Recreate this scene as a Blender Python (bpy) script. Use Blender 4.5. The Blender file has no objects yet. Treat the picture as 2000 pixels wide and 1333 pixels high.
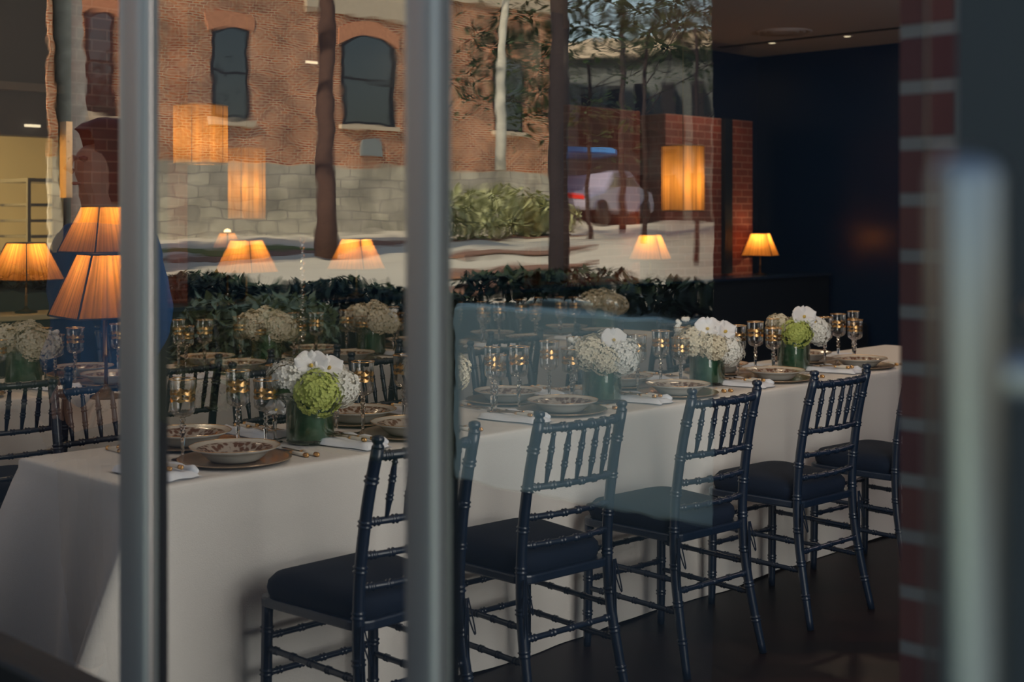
import bpy, math, random
from math import sin, cos, pi, sqrt, atan2, radians
random.seed(7)
S = bpy.context.scene
COL = S.collection

# ------------------------------------------------------------------ frame of the place
# camera at the origin looking along +Y; the room is turned by PHI: local x = a (along the tables), local y = n (across)
F = 2640.0; HZ = 430.0; CAMZ = 1.465
DX, DY = 0.6997, 0.7144
PHI = atan2(DY, DX)
GL = 0.9                       # the shop window is the plane a = GL
def W(a, n): return (a*DX - n*DY, a*DY + n*DX)
def to_an(X, Y): return (X*DX + Y*DY, -X*DY + Y*DX)
def REF(px, depth):
    """where something stands outside that the window mirrors at this column and distance"""
    a, n = to_an((px-1000)/F*depth, depth)
    return (2*GL - a, n)

# ------------------------------------------------------------------ materials
MATS = {}
def node(nt, t, **kw):
    x = nt.nodes.new(t)
    for k, v in kw.items(): setattr(x, k, v)
    return x
def base_mat(name):
    m = bpy.data.materials.new(name); m.use_nodes = True
    nt = m.node_tree; b = nt.nodes['Principled BSDF']
    return m, nt, b
def mat(name, col, rough=.5, metal=0, noise=0, nscale=8, bump=0, bscale=60, coat=0, spec=.5, emis=None, estr=0, sss=0, stretch=None):
    if name in MATS: return MATS[name]
    m, nt, b = base_mat(name)
    b.inputs['Base Color'].default_value = (*col, 1)
    b.inputs['Roughness'].default_value = rough
    b.inputs['Metallic'].default_value = metal
    b.inputs['Coat Weight'].default_value = coat
    b.inputs['Specular IOR Level'].default_value = spec
    if emis:
        b.inputs['Emission Color'].default_value = (*emis, 1)
        b.inputs['Emission Strength'].default_value = estr
    tc = node(nt, 'ShaderNodeTexCoord')
    vec = tc.outputs['Object']
    if stretch:
        mp = node(nt, 'ShaderNodeMapping'); mp.inputs['Scale'].default_value = stretch
        nt.links.new(vec, mp.inputs[0]); vec = mp.outputs[0]
    if noise:
        nz = node(nt, 'ShaderNodeTexNoise'); nz.inputs['Scale'].default_value = nscale; nz.inputs['Detail'].default_value = 4
        nt.links.new(vec, nz.inputs['Vector'])
        cr = node(nt, 'ShaderNodeMapRange'); cr.inputs[3].default_value = 1-noise; cr.inputs[4].default_value = 1+noise
        nt.links.new(nz.outputs['Fac'], cr.inputs[0])
        mx = node(nt, 'ShaderNodeVectorMath', operation='SCALE'); mx.inputs[0].default_value = col
        nt.links.new(cr.outputs[0], mx.inputs['Scale']); nt.links.new(mx.outputs[0], b.inputs['Base Color'])
    if bump:
        nz = node(nt, 'ShaderNodeTexNoise'); nz.inputs['Scale'].default_value = bscale; nz.inputs['Detail'].default_value = 3
        nt.links.new(vec, nz.inputs['Vector'])
        bp = node(nt, 'ShaderNodeBump'); bp.inputs['Strength'].default_value = bump; bp.inputs['Distance'].default_value = .01
        nt.links.new(nz.outputs['Fac'], bp.inputs['Height']); nt.links.new(bp.outputs[0], b.inputs['Normal'])
    MATS[name] = m
    return m

def brick_mat(name, c1, c2, mortar, rough=.85, bw=.203, rh=.0677, ms=.0055, vary=.35):
    m, nt, b = base_mat(name)
    tc = node(nt, 'ShaderNodeTexCoord'); sp = node(nt, 'ShaderNodeSeparateXYZ')
    nt.links.new(tc.outputs['Object'], sp.inputs[0])
    ad = node(nt, 'ShaderNodeMath', operation='ADD'); nt.links.new(sp.outputs[0], ad.inputs[0]); nt.links.new(sp.outputs[1], ad.inputs[1])
    cb = node(nt, 'ShaderNodeCombineXYZ'); nt.links.new(ad.outputs[0], cb.inputs[0]); nt.links.new(sp.outputs[2], cb.inputs[1])
    br = node(nt, 'ShaderNodeTexBrick'); nt.links.new(cb.outputs[0], br.inputs['Vector'])
    for k, v in (('Color1', (*c1, 1)), ('Color2', (*c2, 1)), ('Mortar', (*mortar, 1))): br.inputs[k].default_value = v
    br.inputs['Scale'].default_value = 1; br.inputs['Mortar Size'].default_value = ms
    br.inputs['Mortar Smooth'].default_value = .2
    br.inputs['Brick Width'].default_value = bw; br.inputs['Row Height'].default_value = rh
    nz = node(nt, 'ShaderNodeTexNoise'); nz.inputs['Scale'].default_value = 1.3; nz.inputs['Detail'].default_value = 6
    nt.links.new(cb.outputs[0], nz.inputs['Vector'])
    mr = node(nt, 'ShaderNodeMapRange'); mr.inputs[1].default_value = .3; mr.inputs[2].default_value = .7
    mr.inputs[3].default_value = 1-vary; mr.inputs[4].default_value = 1+vary
    nt.links.new(nz.outputs['Fac'], mr.inputs[0])
    sc = node(nt, 'ShaderNodeVectorMath', operation='SCALE'); nt.links.new(br.outputs['Color'], sc.inputs[0]); nt.links.new(mr.outputs[0], sc.inputs['Scale'])
    nt.links.new(sc.outputs[0], b.inputs['Base Color']); b.inputs['Roughness'].default_value = rough
    bp = node(nt, 'ShaderNodeBump'); bp.invert = True; bp.inputs['Strength'].default_value = .6; bp.inputs['Distance'].default_value = .006
    nt.links.new(br.outputs['Fac'], bp.inputs['Height']); nt.links.new(bp.outputs[0], b.inputs['Normal'])
    MATS[name] = m
    return m

def glass_sheet(name, mult=3.0, tint=(.93, .96, .97), ripple=.0, ior=1.5, cap=.6, gloss=0.0):
    m = bpy.data.materials.new(name); m.use_nodes = True; nt = m.node_tree; nt.nodes.clear()
    out = node(nt, 'ShaderNodeOutputMaterial'); mix = node(nt, 'ShaderNodeMixShader')
    tr = node(nt, 'ShaderNodeBsdfTransparent'); tr.inputs[0].default_value = (*tint, 1)
    gl = node(nt, 'ShaderNodeBsdfGlossy'); gl.inputs['Roughness'].default_value = gloss
    fr = node(nt, 'ShaderNodeFresnel'); fr.inputs[0].default_value = ior
    mu = node(nt, 'ShaderNodeMath', operation='MULTIPLY'); mu.inputs[1].default_value = mult
    mn = node(nt, 'ShaderNodeMath', operation='MINIMUM'); mn.inputs[1].default_value = cap
    nt.links.new(fr.outputs[0], mu.inputs[0]); nt.links.new(mu.outputs[0], mn.inputs[0])
    nt.links.new(mn.outputs[0], mix.inputs[0]); nt.links.new(tr.outputs[0], mix.inputs[1]); nt.links.new(gl.outputs[0], mix.inputs[2])
    nt.links.new(mix.outputs[0], out.inputs[0])
    if ripple:
        tc = node(nt, 'ShaderNodeTexCoord'); mp = node(nt, 'ShaderNodeMapping'); mp.inputs['Scale'].default_value = (1, 1.0, 2.6)
        nz = node(nt, 'ShaderNodeTexNoise'); nz.inputs['Scale'].default_value = 9; nz.inputs['Detail'].default_value = 2
        bp = node(nt, 'ShaderNodeBump'); bp.inputs['Strength'].default_value = 1; bp.inputs['Distance'].default_value = ripple
        nt.links.new(tc.outputs['Object'], mp.inputs[0]); nt.links.new(mp.outputs[0], nz.inputs['Vector'])
        nt.links.new(nz.outputs['Fac'], bp.inputs['Height']); nt.links.new(bp.outputs[0], gl.inputs['Normal'])
    MATS[name] = m
    return m

def glass_solid(name, col=(1, 1, 1), rough=0.0, ior=1.5):
    m, nt, b = base_mat(name)
    b.inputs['Base Color'].default_value = (*col, 1); b.inputs['Roughness'].default_value = rough
    b.inputs['IOR'].default_value = ior; b.inputs['Transmission Weight'].default_value = 1
    MATS[name] = m
    return m

def translucent_mat(name, col, tcol, pleat=0, dirs='ang', emis=0):
    """pleated silk that lets the bulb inside shine through"""
    m = bpy.data.materials.new(name); m.use_nodes = True; nt = m.node_tree; nt.nodes.clear()
    out = node(nt, 'ShaderNodeOutputMaterial')
    df = node(nt, 'ShaderNodeBsdfDiffuse'); df.inputs[0].default_value = (*col, 1)
    tl = node(nt, 'ShaderNodeBsdfTranslucent'); tl.inputs[0].default_value = (*tcol, 1)
    mx = node(nt, 'ShaderNodeMixShader'); mx.inputs[0].default_value = .75
    nt.links.new(df.outputs[0], mx.inputs[1]); nt.links.new(tl.outputs[0], mx.inputs[2])
    if pleat:
        tc = node(nt, 'ShaderNodeTexCoord'); nz = node(nt, 'ShaderNodeTexNoise')
        sx = node(nt, 'ShaderNodeSeparateXYZ'); nt.links.new(tc.outputs['Object'], sx.inputs[0])
        def mth(op, p, q=None):
            x = node(nt, 'ShaderNodeMath', operation=op); nt.links.new(p, x.inputs[0])
            if q is not None:
                if hasattr(q, 'links'): nt.links.new(q, x.inputs[1])
                else: x.inputs[1].default_value = q
            return x.outputs[0]
        mxx = mth('MAXIMUM', mth('ABSOLUTE', sx.outputs[0]), mth('ABSOLUTE', sx.outputs[1]))
        uu = mth('MULTIPLY', mth('ADD', mth('DIVIDE', sx.outputs[0], mxx), mth('DIVIDE', sx.outputs[1], mxx)), pleat/6)
        cbx = node(nt, 'ShaderNodeCombineXYZ'); nt.links.new(uu, cbx.inputs[0]); nt.links.new(sx.outputs[2], cbx.inputs[2])
        nt.links.new(cbx.outputs[0], nz.inputs['Vector'])
        nz.inputs['Scale'].default_value = 1; nz.inputs['Detail'].default_value = 2
        mr = node(nt, 'ShaderNodeMapRange'); mr.inputs[1].default_value = .35; mr.inputs[2].default_value = .65; mr.inputs[3].default_value = .45; mr.inputs[4].default_value = 1
        nt.links.new(nz.outputs['Fac'], mr.inputs[0])
        sc = node(nt, 'ShaderNodeVectorMath', operation='SCALE'); sc.inputs[0].default_value = tcol
        nt.links.new(mr.outputs[0], sc.inputs['Scale']); nt.links.new(sc.outputs[0], tl.inputs[0])
    if emis:
        em = node(nt, 'ShaderNodeEmission'); em.inputs[0].default_value = (*tcol, 1); em.inputs[1].default_value = emis
        ad = node(nt, 'ShaderNodeAddShader'); nt.links.new(mx.outputs[0], ad.inputs[0]); nt.links.new(em.outputs[0], ad.inputs[1])
        nt.links.new(ad.outputs[0], out.inputs[0])
    else:
        nt.links.new(mx.outputs[0], out.inputs[0])
    MATS[name] = m
    return m

# ------------------------------------------------------------------ mesh builder
class MB:
    def __init__(s): s.v = []; s.f = []; s.sm = []
    def add(s, vs, fs, smooth=True):
        o = len(s.v); s.v += [tuple(p) for p in vs]
        for f in fs: s.f.append(tuple(i+o for i in f)); s.sm.append(smooth)
        return s
    def box(s, x0, x1, y0, y1, z0, z1):
        vs = [(x, y, z) for z in (z0, z1) for y in (y0, y1) for x in (x0, x1)]
        return s.add(vs, [(0, 2, 3, 1), (4, 5, 7, 6), (0, 1, 5, 4), (2, 6, 7, 3), (0, 4, 6, 2), (1, 3, 7, 5)], False)
    def prism(s, pts, z0, z1):
        A = sum(pts[i][0]*pts[(i+1) % len(pts)][1]-pts[(i+1) % len(pts)][0]*pts[i][1] for i in range(len(pts)))
        if A < 0: pts = pts[::-1]
        k = len(pts)
        vs = [(x, y, z0) for x, y in pts]+[(x, y, z1) for x, y in pts]
        fs = [tuple(range(k))[::-1], tuple(range(k, 2*k))]+[(i, (i+1) % k, k+(i+1) % k, k+i) for i in range(k)]
        return s.add(vs, fs, False)
    def extrude_y(s, pts, y0, y1):
        """outline in x,z, thickness along y"""
        A = sum(pts[i][0]*pts[(i+1) % len(pts)][1]-pts[(i+1) % len(pts)][0]*pts[i][1] for i in range(len(pts)))
        if A < 0: pts = pts[::-1]
        k = len(pts)
        vs = [(x, y0, z) for x, z in pts]+[(x, y1, z) for x, z in pts]
        fs = [tuple(range(k)), tuple(range(k, 2*k))[::-1]]+[((i+1) % k, i, k+i, k+(i+1) % k) for i in range(k)]
        return s.add(vs, fs, False)
    def lathe(s, prof, seg=32, cx=0, cy=0, scallop=None, smooth=True):
        vs = []
        for (r, z) in prof:
            for i in range(seg):
                t = 2*pi*i/seg; rr = r
                if scallop: rr = r*(1+scallop(t, r))
                vs.append((cx+rr*cos(t), cy+rr*sin(t), z))
        fs = []
        for j in range(len(prof)-1):
            for i in range(seg):
                fs.append((j*seg+i, j*seg+(i+1) % seg, (j+1)*seg+(i+1) % seg, (j+1)*seg+i))
        return s.add(vs, fs, smooth)
    def tube(s, pts, rad, seg=10, caps=True):
        k = len(pts)
        if not hasattr(rad, '__len__'): rad = [rad]*k
        vs = []; up = (0, 0, 1)
        pu = None
        for i in range(k):
            a = pts[max(0, i-1)]; b = pts[min(k-1, i+1)]
            t = [b[j]-a[j] for j in range(3)]; L = sqrt(sum(q*q for q in t)) or 1; t = [q/L for q in t]
            if pu is None: pu = (0, 0, 1) if abs(t[2]) < .9 else (1, 0, 0)
            dt = sum(pu[j]*t[j] for j in range(3)); u = [pu[j]-dt*t[j] for j in range(3)]
            L = sqrt(sum(q*q for q in u)) or 1; u = [q/L for q in u]; pu = u
            w = [t[1]*u[2]-t[2]*u[1], t[2]*u[0]-t[0]*u[2], t[0]*u[1]-t[1]*u[0]]
            for m in range(seg):
                an = 2*pi*m/seg
                vs.append([pts[i][j]+rad[i]*(cos(an)*u[j]+sin(an)*w[j]) for j in range(3)])
        fs = [(i*seg+m, i*seg+(m+1) % seg, (i+1)*seg+(m+1) % seg, (i+1)*seg+m) for i in range(k-1) for m in range(seg)]
        if caps: fs += [tuple(range(seg))[::-1], tuple(range((k-1)*seg, k*seg))]
        return s.add(vs, fs, True)
    def bamboo(s, pts, r, step=.1, seg=10, bump=.0035, first=.05, taper=None):
        """a turned bamboo-style rod along a path, with paired rings every `step` metres"""
        # arc length resample
        P = [pts[0]]; L = [0]
        for q in pts[1:]:
            L.append(L[-1]+math.dist(P[-1], q)); P.append(q)
        tot = L[-1]
        def at(u):
            for i in range(len(L)-1):
                if u <= L[i+1]+1e-9:
                    t = (u-L[i])/max(1e-9, L[i+1]-L[i]); return [P[i][j]+(P[i+1][j]-P[i][j])*t for j in range(3)]
            return list(P[-1])
        us = set([0, tot]); k = max(2, int(tot/.03))
        for i in range(k+1): us.add(tot*i/k)
        rings = []
        q = first
        while q < tot-.012:
            rings.append(q); q += step
        for q in rings:
            for e in (-.012, -.0095, -.006, -.003, 0, .003, .006, .0095, .012): us.add(min(max(q+e, 0), tot))
        us = sorted(us); pp = []; rr = []
        for u in us:
            x = r
            if taper: x *= taper(u/tot)
            for q in rings:
                e = abs(u-q)
                if abs(e-.006) < .0016: x += bump
                elif e < .0035: x += bump*.15
            pp.append(at(u)); rr.append(x)
        return s.tube(pp, rr, seg)
    def mesh(s, name):
        me = bpy.data.meshes.new(name); me.from_pydata(s.v, [], s.f); me.update()
        me.polygons.foreach_set('use_smooth', s.sm)
        return me
def link(o, parent=None):
    COL.objects.link(o)
    if parent: o.parent = parent
    return o
def part(name, mb, material, parent=None, bevel=0, sub=0, me=None):
    me = me or mb.mesh(name)
    if material and not me.materials: me.materials.append(material)
    o = bpy.data.objects.new(name, me); link(o, parent)
    if bevel:
        b = o.modifiers.new('bevel', 'BEVEL'); b.width = bevel; b.segments = 2; b.limit_method = 'ANGLE'
    if sub:
        b = o.modifiers.new('sub', 'SUBSURF'); b.levels = sub; b.render_levels = sub
    return o
def tag(o, label=None, cat=None, group=None, kind=None):
    if label: o['label'] = label
    if cat: o['category'] = cat
    if group: o['group'] = group
    if kind: o['kind'] = kind
    return o
def empty(name, loc=(0, 0, 0), rz=0):
    o = bpy.data.objects.new(name, None); o.empty_display_size = .05; link(o); o.location = loc; o.rotation_euler = (0, 0, rz)
    return o
def thing(name, a, n, z=0, rz=0, label=None, cat=None, group=None):
    x, y = W(a, n)
    return tag(empty(name, (x, y, z), PHI+rz), label, cat, group)
def place(o, a, n, z=0, rz=0):
    x, y = W(a, n); o.location = (x, y, z); o.rotation_euler = (0, 0, PHI+rz); return o
def roomobj(name, mb, material, parent=None, bevel=0, kind=None):
    """mesh built in room coordinates a,n,z"""
    o = part(name, mb, material, parent, bevel)
    if not parent: o.rotation_euler = (0, 0, PHI)
    if kind: o['kind'] = kind
    return o
def copy_tree(root, label, group=None):
    r = root.copy(); COL.objects.link(r)
    r['label'] = label
    if group: r['group'] = group
    for ch in list(root.children):
        c = ch.copy(); COL.objects.link(c); c.parent = r
        for g in list(ch.children):
            q = g.copy(); COL.objects.link(q); q.parent = c
    return r

# ------------------------------------------------------------------ palette
M_linen = mat('linen', (.80, .76, .71), .9, noise=.04, nscale=3, bump=.15, bscale=300)
M_napkin = mat('napkin_cotton', (.85, .87, .92), .9, bump=.1, bscale=200)
M_chair = mat('chair_lacquer', (.004, .012, .030), .34, coat=.2, noise=.1)
M_cushion = mat('cushion_fabric', (.003, .009, .024), .8, spec=.2, bump=.15, bscale=400)
M_navy = mat('navy_wall', (.003, .016, .052), .25, noise=.15, nscale=.8)
M_navycloth = mat('navy_bench', (.004, .010, .022), .6)
M_ceiling = mat('ceiling_paint', (.46, .38, .35), .9, noise=.03, nscale=1)
M_darkgap = mat('dark_gap', (.01, .01, .012), .8)
M_soffit = mat('brown_soffit', (.045, .036, .032), .7, noise=.1, nscale=2)
M_inbrick = brick_mat('interior_brick', (.21, .045, .030), (.14, .035, .026), (.30, .14, .11))
M_pier = brick_mat('pier_brick', (.30, .10, .085), (.20, .065, .07), (.42, .34, .32), ms=.009)
M_alu = mat('anodised_aluminium', (.50, .46, .45), .45, metal=.85, noise=.05, nscale=3)
M_seal = mat('rubber_gasket', (.012, .009, .008), .6)
M_steel = mat('brushed_steel', (.37, .37, .365), .34, metal=1)
M_darkdoor = mat('dark_door_paint', (.050, .056, .062), .55)
M_china = mat('china_glaze', (.78, .76, .70), .2, coat=.5)
M_gilt = mat('gilt_metal', (.85, .50, .20), .28, metal=1)
M_brass = mat('aged_brass', (.30, .16, .07), .35, metal=1)
M_flat = mat('flatware_steel', (.55, .40, .28), .22, metal=1)
M_ivory = mat('ivory_handle', (.72, .66, .56), .35)
M_charger = mat('charger_glaze', (.42, .30, .20), .22, metal=.55, noise=.12, nscale=9)
M_vglass = glass_sheet('vase_glass', 1.6, (.86, .95, .90), ior=1.45)
M_bowl = glass_sheet('goblet_glass', 2.2, (.93, .93, .93), ior=1.5, gloss=.02)
M_stem = glass_solid('cut_glass', (1, .98, .96))
M_leafwrap = mat('leaf_lining', (.015, .075, .028), .45, noise=.5, nscale=30, stretch=(1, 1, .3))
M_leaf = mat('green_leaf', (.035, .085, .022), .45, noise=.2, nscale=20)
M_white_fl = mat('white_petal', (.92, .90, .83), .7, noise=.06, nscale=20)
M_cream_fl = mat('cream_petal', (.80, .72, .54), .7, noise=.08, nscale=20)
M_green_fl = mat('lime_petal', (.55, .62, .16), .7, noise=.12, nscale=25)
M_orchid = mat('orchid_petal', (.88, .86, .86), .5)
M_yellow = mat('orchid_throat', (.80, .55, .12), .5)
M_glass = glass_sheet('shop_glass', 3.0, (.90, .95, .97), ripple=.00012)
M_glassedge = mat('glass_edge', (.06, .07, .07), .3)
M_shade = translucent_mat('pleated_silk', (.45, .22, .08), (.95, .42, .09), pleat=70)
M_trim = mat('shade_binding', (.03, .015, .012), .7)
M_darkmetal = mat('dark_bronze', (.02, .013, .010), .4, metal=.6)
M_ledge = mat('ledge_top', (.50, .40, .22), .5)

# herringbone-ish parquet floor
def floor_mat():
    m, nt, b = base_mat('parquet')
    tc = node(nt, 'ShaderNodeTexCoord'); mp = node(nt, 'ShaderNodeMapping'); mp.inputs['Rotation'].default_value = (0, 0, radians(45))
    br = node(nt, 'ShaderNodeTexBrick'); nt.links.new(tc.outputs['Object'], mp.inputs[0]); nt.links.new(mp.outputs[0], br.inputs['Vector'])
    br.inputs['Color1'].default_value = (.012, .0045, .005, 1); br.inputs['Color2'].default_value = (.003, .0018, .003, 1); br.inputs['Mortar'].default_value = (.003, .002, .002, 1)
    br.inputs['Scale'].default_value = 1; br.inputs['Brick Width'].default_value = .6; br.inputs['Row Height'].default_value = .12; br.inputs['Mortar Size'].default_value = .002
    nt.links.new(br.outputs['Color'], b.inputs['Base Color']); b.inputs['Roughness'].default_value = .4; b.inputs['Specular IOR Level'].default_value = .12
    MATS['parquet'] = m; return m
M_floor = floor_mat()

# patterned soup plate
def plate_mat():
    m, nt, b = base_mat('toile_china')
    tc = node(nt, 'ShaderNodeTexCoord'); sp = node(nt, 'ShaderNodeSeparateXYZ'); nt.links.new(tc.outputs['Object'], sp.inputs[0])
    cb = node(nt, 'ShaderNodeCombineXYZ'); nt.links.new(sp.outputs[0], cb.inputs[0]); nt.links.new(sp.outputs[1], cb.inputs[1])
    ln = node(nt, 'ShaderNodeVectorMath', operation='LENGTH'); nt.links.new(cb.outputs[0], ln.inputs[0])
    def ramp(pts):
        r = node(nt, 'ShaderNodeValToRGB'); e = r.color_ramp.elements
        e[0].position, e[0].color = pts[0][0], (pts[0][1],)*3+(1,)
        e[1].position, e[1].color = pts[-1][0], (pts[-1][1],)*3+(1,)
        for p, v in pts[1:-1]:
            q = e.new(p); q.color = (v,)*3+(1,)
        return r
    mul = node(nt, 'ShaderNodeMath', operation='MULTIPLY'); mul.inputs[1].default_value = 8.0; nt.links.new(ln.outputs['Value'], mul.inputs[0])
    # radius .06..-> .48 ; .105 -> .84
    band = ramp([(0, .25), (.45, .3), (.50, 1), (.86, 1), (.89, 0), (1, 0)]); nt.links.new(mul.outputs[0], band.inputs[0])
    vo = node(nt, 'ShaderNodeTexVoronoi'); vo.inputs['Scale'].default_value = 70; nt.links.new(cb.outputs[0], vo.inputs['Vector'])
    nz = node(nt, 'ShaderNodeTexNoise'); nz.inputs['Scale'].default_value = 70; nz.inputs['Detail'].default_value = 5; nt.links.new(cb.outputs[0], nz.inputs['Vector'])
    ad = node(nt, 'ShaderNodeMath', operation='ADD'); nt.links.new(vo.outputs['Distance'], ad.inputs[0]); nt.links.new(nz.outputs['Fac'], ad.inputs[1])
    mr = node(nt, 'ShaderNodeMapRange'); mr.inputs[1].default_value = .92; mr.inputs[2].default_value = 1.12; mr.inputs[3].default_value = 1; mr.inputs[4].default_value = .45
    nt.links.new(ad.outputs[0], mr.inputs[0])
    mm = node(nt, 'ShaderNodeMath', operation='MULTIPLY'); nt.links.new(mr.outputs[0], mm.inputs[0]); nt.links.new(band.outputs['Color'], mm.inputs[1])
    mx = node(nt, 'ShaderNodeMix', data_type='RGBA'); mx.inputs['A'].default_value = (.74, .68, .58, 1); mx.inputs['B'].default_value = (.15, .065, .035, 1)
    nt.links.new(mm.outputs[0], mx.inputs['Factor']); nt.links.new(mx.outputs['Result'], b.inputs['Base Color'])
    b.inputs['Roughness'].default_value = .22; b.inputs['Coat Weight'].default_value = .4
    MATS['toile_china'] = m; return m
M_toile = plate_mat()

# ================================================================== THE ROOM
A1, N0, N1, ZC = 12.1, .35, 8.6, 3.2
roomobj('floor', MB().box(GL-.02, A1, N0, N1, -.05, 0), M_floor, kind='structure')
roomobj('ceiling', MB().box(GL-.02, A1+.1, N0, 8.6, ZC, ZC+.25), M_ceiling, kind='structure')
roomobj('wall_far', MB().box(A1, A1+.15, N0-.15, N1+.15, 0, ZC), M_navy, kind='structure')
# back wall with the kitchen pass
KO0, KO1, KZ0, KZ1 = 2.2, 4.22, 1.0, 2.0
wb = MB().box(GL-.02, KO0, 8.2, 8.35, 0, ZC); wb.box(KO0, KO1, 8.2, 8.35, 0, KZ0); wb.box(KO0, KO1, 8.2, 8.35, KZ1, ZC); wb.box(KO1, 5.0, 8.2, 8.35, 0, ZC)
roomobj('wall_kitchen', wb, M_soffit, kind='structure')
roomobj('wall_back', MB().box(5.0, A1, 8.2, 8.35, 0, ZC), M_navy, kind='structure')
roomobj('trim_1', MB().box(2.0, 4.2, 8.14, 8.2, 2.28, 2.33), mat('ceiling_band', (.16, .12, .09), .6), kind='structure')
roomobj('trim_2', MB().box(2.0, 4.2, 8.12, 8.2, 2.98, 3.12), MATS['ceiling_band'], kind='structure')
roomobj('trim_3', MB().box(A1-1.0, A1-.92, 3.2, 8.0, ZC-.006, ZC), M_darkgap, kind='structure')
roomobj('trim_4', MB().box(6.5, 11.0, 4.55, 4.58, ZC-.006, ZC), M_darkgap, kind='structure')
# right wall with a wide daylight window (never in view, lights the near side of the tables)
WR0, WR1 = 1.95, 4.6
wr = MB().box(1.3, WR0, N0-.12, N0, 0, ZC); wr.box(WR1, A1, N0-.12, N0, 0, ZC); wr.box(WR0, WR1, N0-.12, N0, 0, .35); wr.box(WR0, WR1, N0-.12, N0, 2.9, ZC)
roomobj('wall_right', wr, M_navy, kind='structure')
w5 = roomobj('window_4', MB().box(WR0, WR1, N0-.07, N0-.06, .35, 2.9), M_glass, kind='structure')
for q in (3.25,):
    part('mullion', MB().box(q-.03, q+.03, N0-.11, N0-.01, .35, 2.9), M_alu, w5)
roomobj('added_sun_canopy', MB().box(1.0, 9.5, N0-1.4, N0-.12, 2.95, 3.05), M_darkdoor, kind='structure')  # unseen canopy added to keep the sun out of the side window

# kitchen behind the pass
kb = MB().box(1.4, 4.6, 8.35, 8.4, -.05, 0)
kb = MB(); kb.box(1.2, 6.3, 10.9, 11.0, 0, 2.8); kb.box(1.2, 1.3, 8.35, 10.9, 0, 2.8); kb.box(6.2, 6.3, 8.35, 10.9, 0, 2.8); kb.box(1.2, 6.3, 8.35, 10.9, 2.8, 2.85); kb.box(1.2, 6.3, 8.35, 10.9, -.05, 0)
roomobj('wall_kitchen_far', kb, mat('kitchen_wall', (.72, .62, .40), .8, noise=.04, nscale=2), kind='structure')

# brick columns on the back line
def column_label(i): return ['broad brick column behind the big pleated lampshades at the left', 'brick column behind the far end of the back table', 'brick column beside the corner lamp on the right'][i]
for i, (a0, a1) in enumerate(((3.99, 4.80), (8.49, 9.45), (9.82, 11.21))):
    o = roomobj('brick_column', MB().prism([(a0, 7.65), (a1, 7.65), (a1, 8.19), (a0+(.28 if i == 0 else .02), 8.19)], 0, 2.44 if i else 3.19), M_inbrick, bevel=.004)
    tag(o, column_label(i), 'column', 'interior brick columns')
o = roomobj('steel_post', MB().box(10.68, 10.80, 7.60, 7.648, .95, 2.44), M_navycloth); tag(o, 'dark slim post in front of the brick column by the corner lamp', 'post')
o = roomobj('steel_post', MB().box(8.26, 8.42, 7.64, 7.75, .95, ZC), M_navy); tag(o, 'dark slim post left of the middle brick column', 'post')
o = roomobj('copper_strip', MB().box(3.94, 3.98, 7.62, 7.70, 1.6, 2.06), M_gilt); tag(o, 'thin copper upright at the left edge of the broad brick column', 'trim')

# banquette with ledge along the back
bq = thing('banquette', 0, 0, 0, label='long dark navy banquette with a ledge along the back of the room', cat='bench')
part('bench_back', MB().box(2.0, A1-.05, 7.30, 7.60, 0, .90), M_navycloth, bq, bevel=.01)
part('bench_seat', MB().box(2.0, A1-.05, 6.85, 7.30, .02, .45), M_navycloth, bq, bevel=.03)
part('ledge', MB().box(2.0, 3.95, 7.26, 7.62, .90, .93), M_ledge, bq, bevel=.004)
part('ledge', MB().box(3.95, A1-.05, 7.26, 7.62, .90, .93), M_navy, bq, bevel=.004)
part('seat_back_panel', MB().box(2.0, 4.0, 7.61, 7.64, .93, 1.27), M_navycloth, bq)

# kitchen sheet-pan rack
rk = thing('pan_rack', 4.70, 9.47, 0, label='metal sheet-pan rack standing in the bright kitchen', cat='rack')
for x in (-.22, .22):
    for y in (-.25, .25):
        part('upright', MB().box(x-.012, x+.012, y-.012, y+.012, 0, 1.75), M_steel, rk)
for k in range(12):
    part('tray', MB().box(-.2, .2, -.25, .25, .3+.115*k, .32+.115*k), M_steel, rk, bevel=.004)
part('top_frame', MB().box(-.23, .23, -.26, .26, 1.74, 1.765), M_steel, rk)
ks = thing('kitchen_cabinet', 4.62, 8.75, 1.25, label='small dark control box on the kitchen wall beside the pass', cat='box')
part('box', MB().box(-.06, .06, -.1, .1, .35, .72), M_darkmetal, ks, bevel=.005)
for k in range(3): part('button', MB().box(-.07, -.06, -.05, .05, .42+.09*k, .46+.09*k), M_ivory, ks)

# ------------------------------------------------------------------ shop front
SZ = .835      # sill height
wf = roomobj('wall_front', MB().box(GL-.08, GL+.06, N0-.1, 12.0, -.5, SZ-.05), M_darkdoor, kind='structure')
roomobj('wall_front_upper', MB().box(GL-.1, GL+.1, N0-1.5, 12.0, 3.0, 4.3), M_darkdoor, kind='structure')
def capbar(c, wd):
    k = 28; mb = MB(); vs = []
    for z in (SZ, 2.96):
        for i in range(k):
            t = 2*pi*i/k; vs.append((GL-.004+.011*math.copysign(abs(cos(t))**.8, cos(t)), c+wd/2*math.copysign(abs(sin(t))**.8, sin(t)), z))
    return mb.add(vs, [(i, (i+1) % k, k+(i+1) % k, k+i) for i in range(k)], True)
MULL = [(.998, .050), (1.549, .068), (2.125, .06), (2.7, .06), (3.3, .06), (4.1, .06), (5.0, .06), (6.0, .06), (7.2, .06)]
bounds = [(.465, .998)]+[(MULL[i][0], MULL[i+1][0]) for i in range(len(MULL)-1)]
roomobj('trim_6', MB().box(GL-.035, GL+.035, N0, 9.0, SZ-.055, SZ), M_seal, kind='structure', bevel=.006)
roomobj('trim_7', MB().box(GL-.035, GL+.035, N0, 9.0, 2.95, 3.02), M_alu, kind='structure', bevel=.006)
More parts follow.
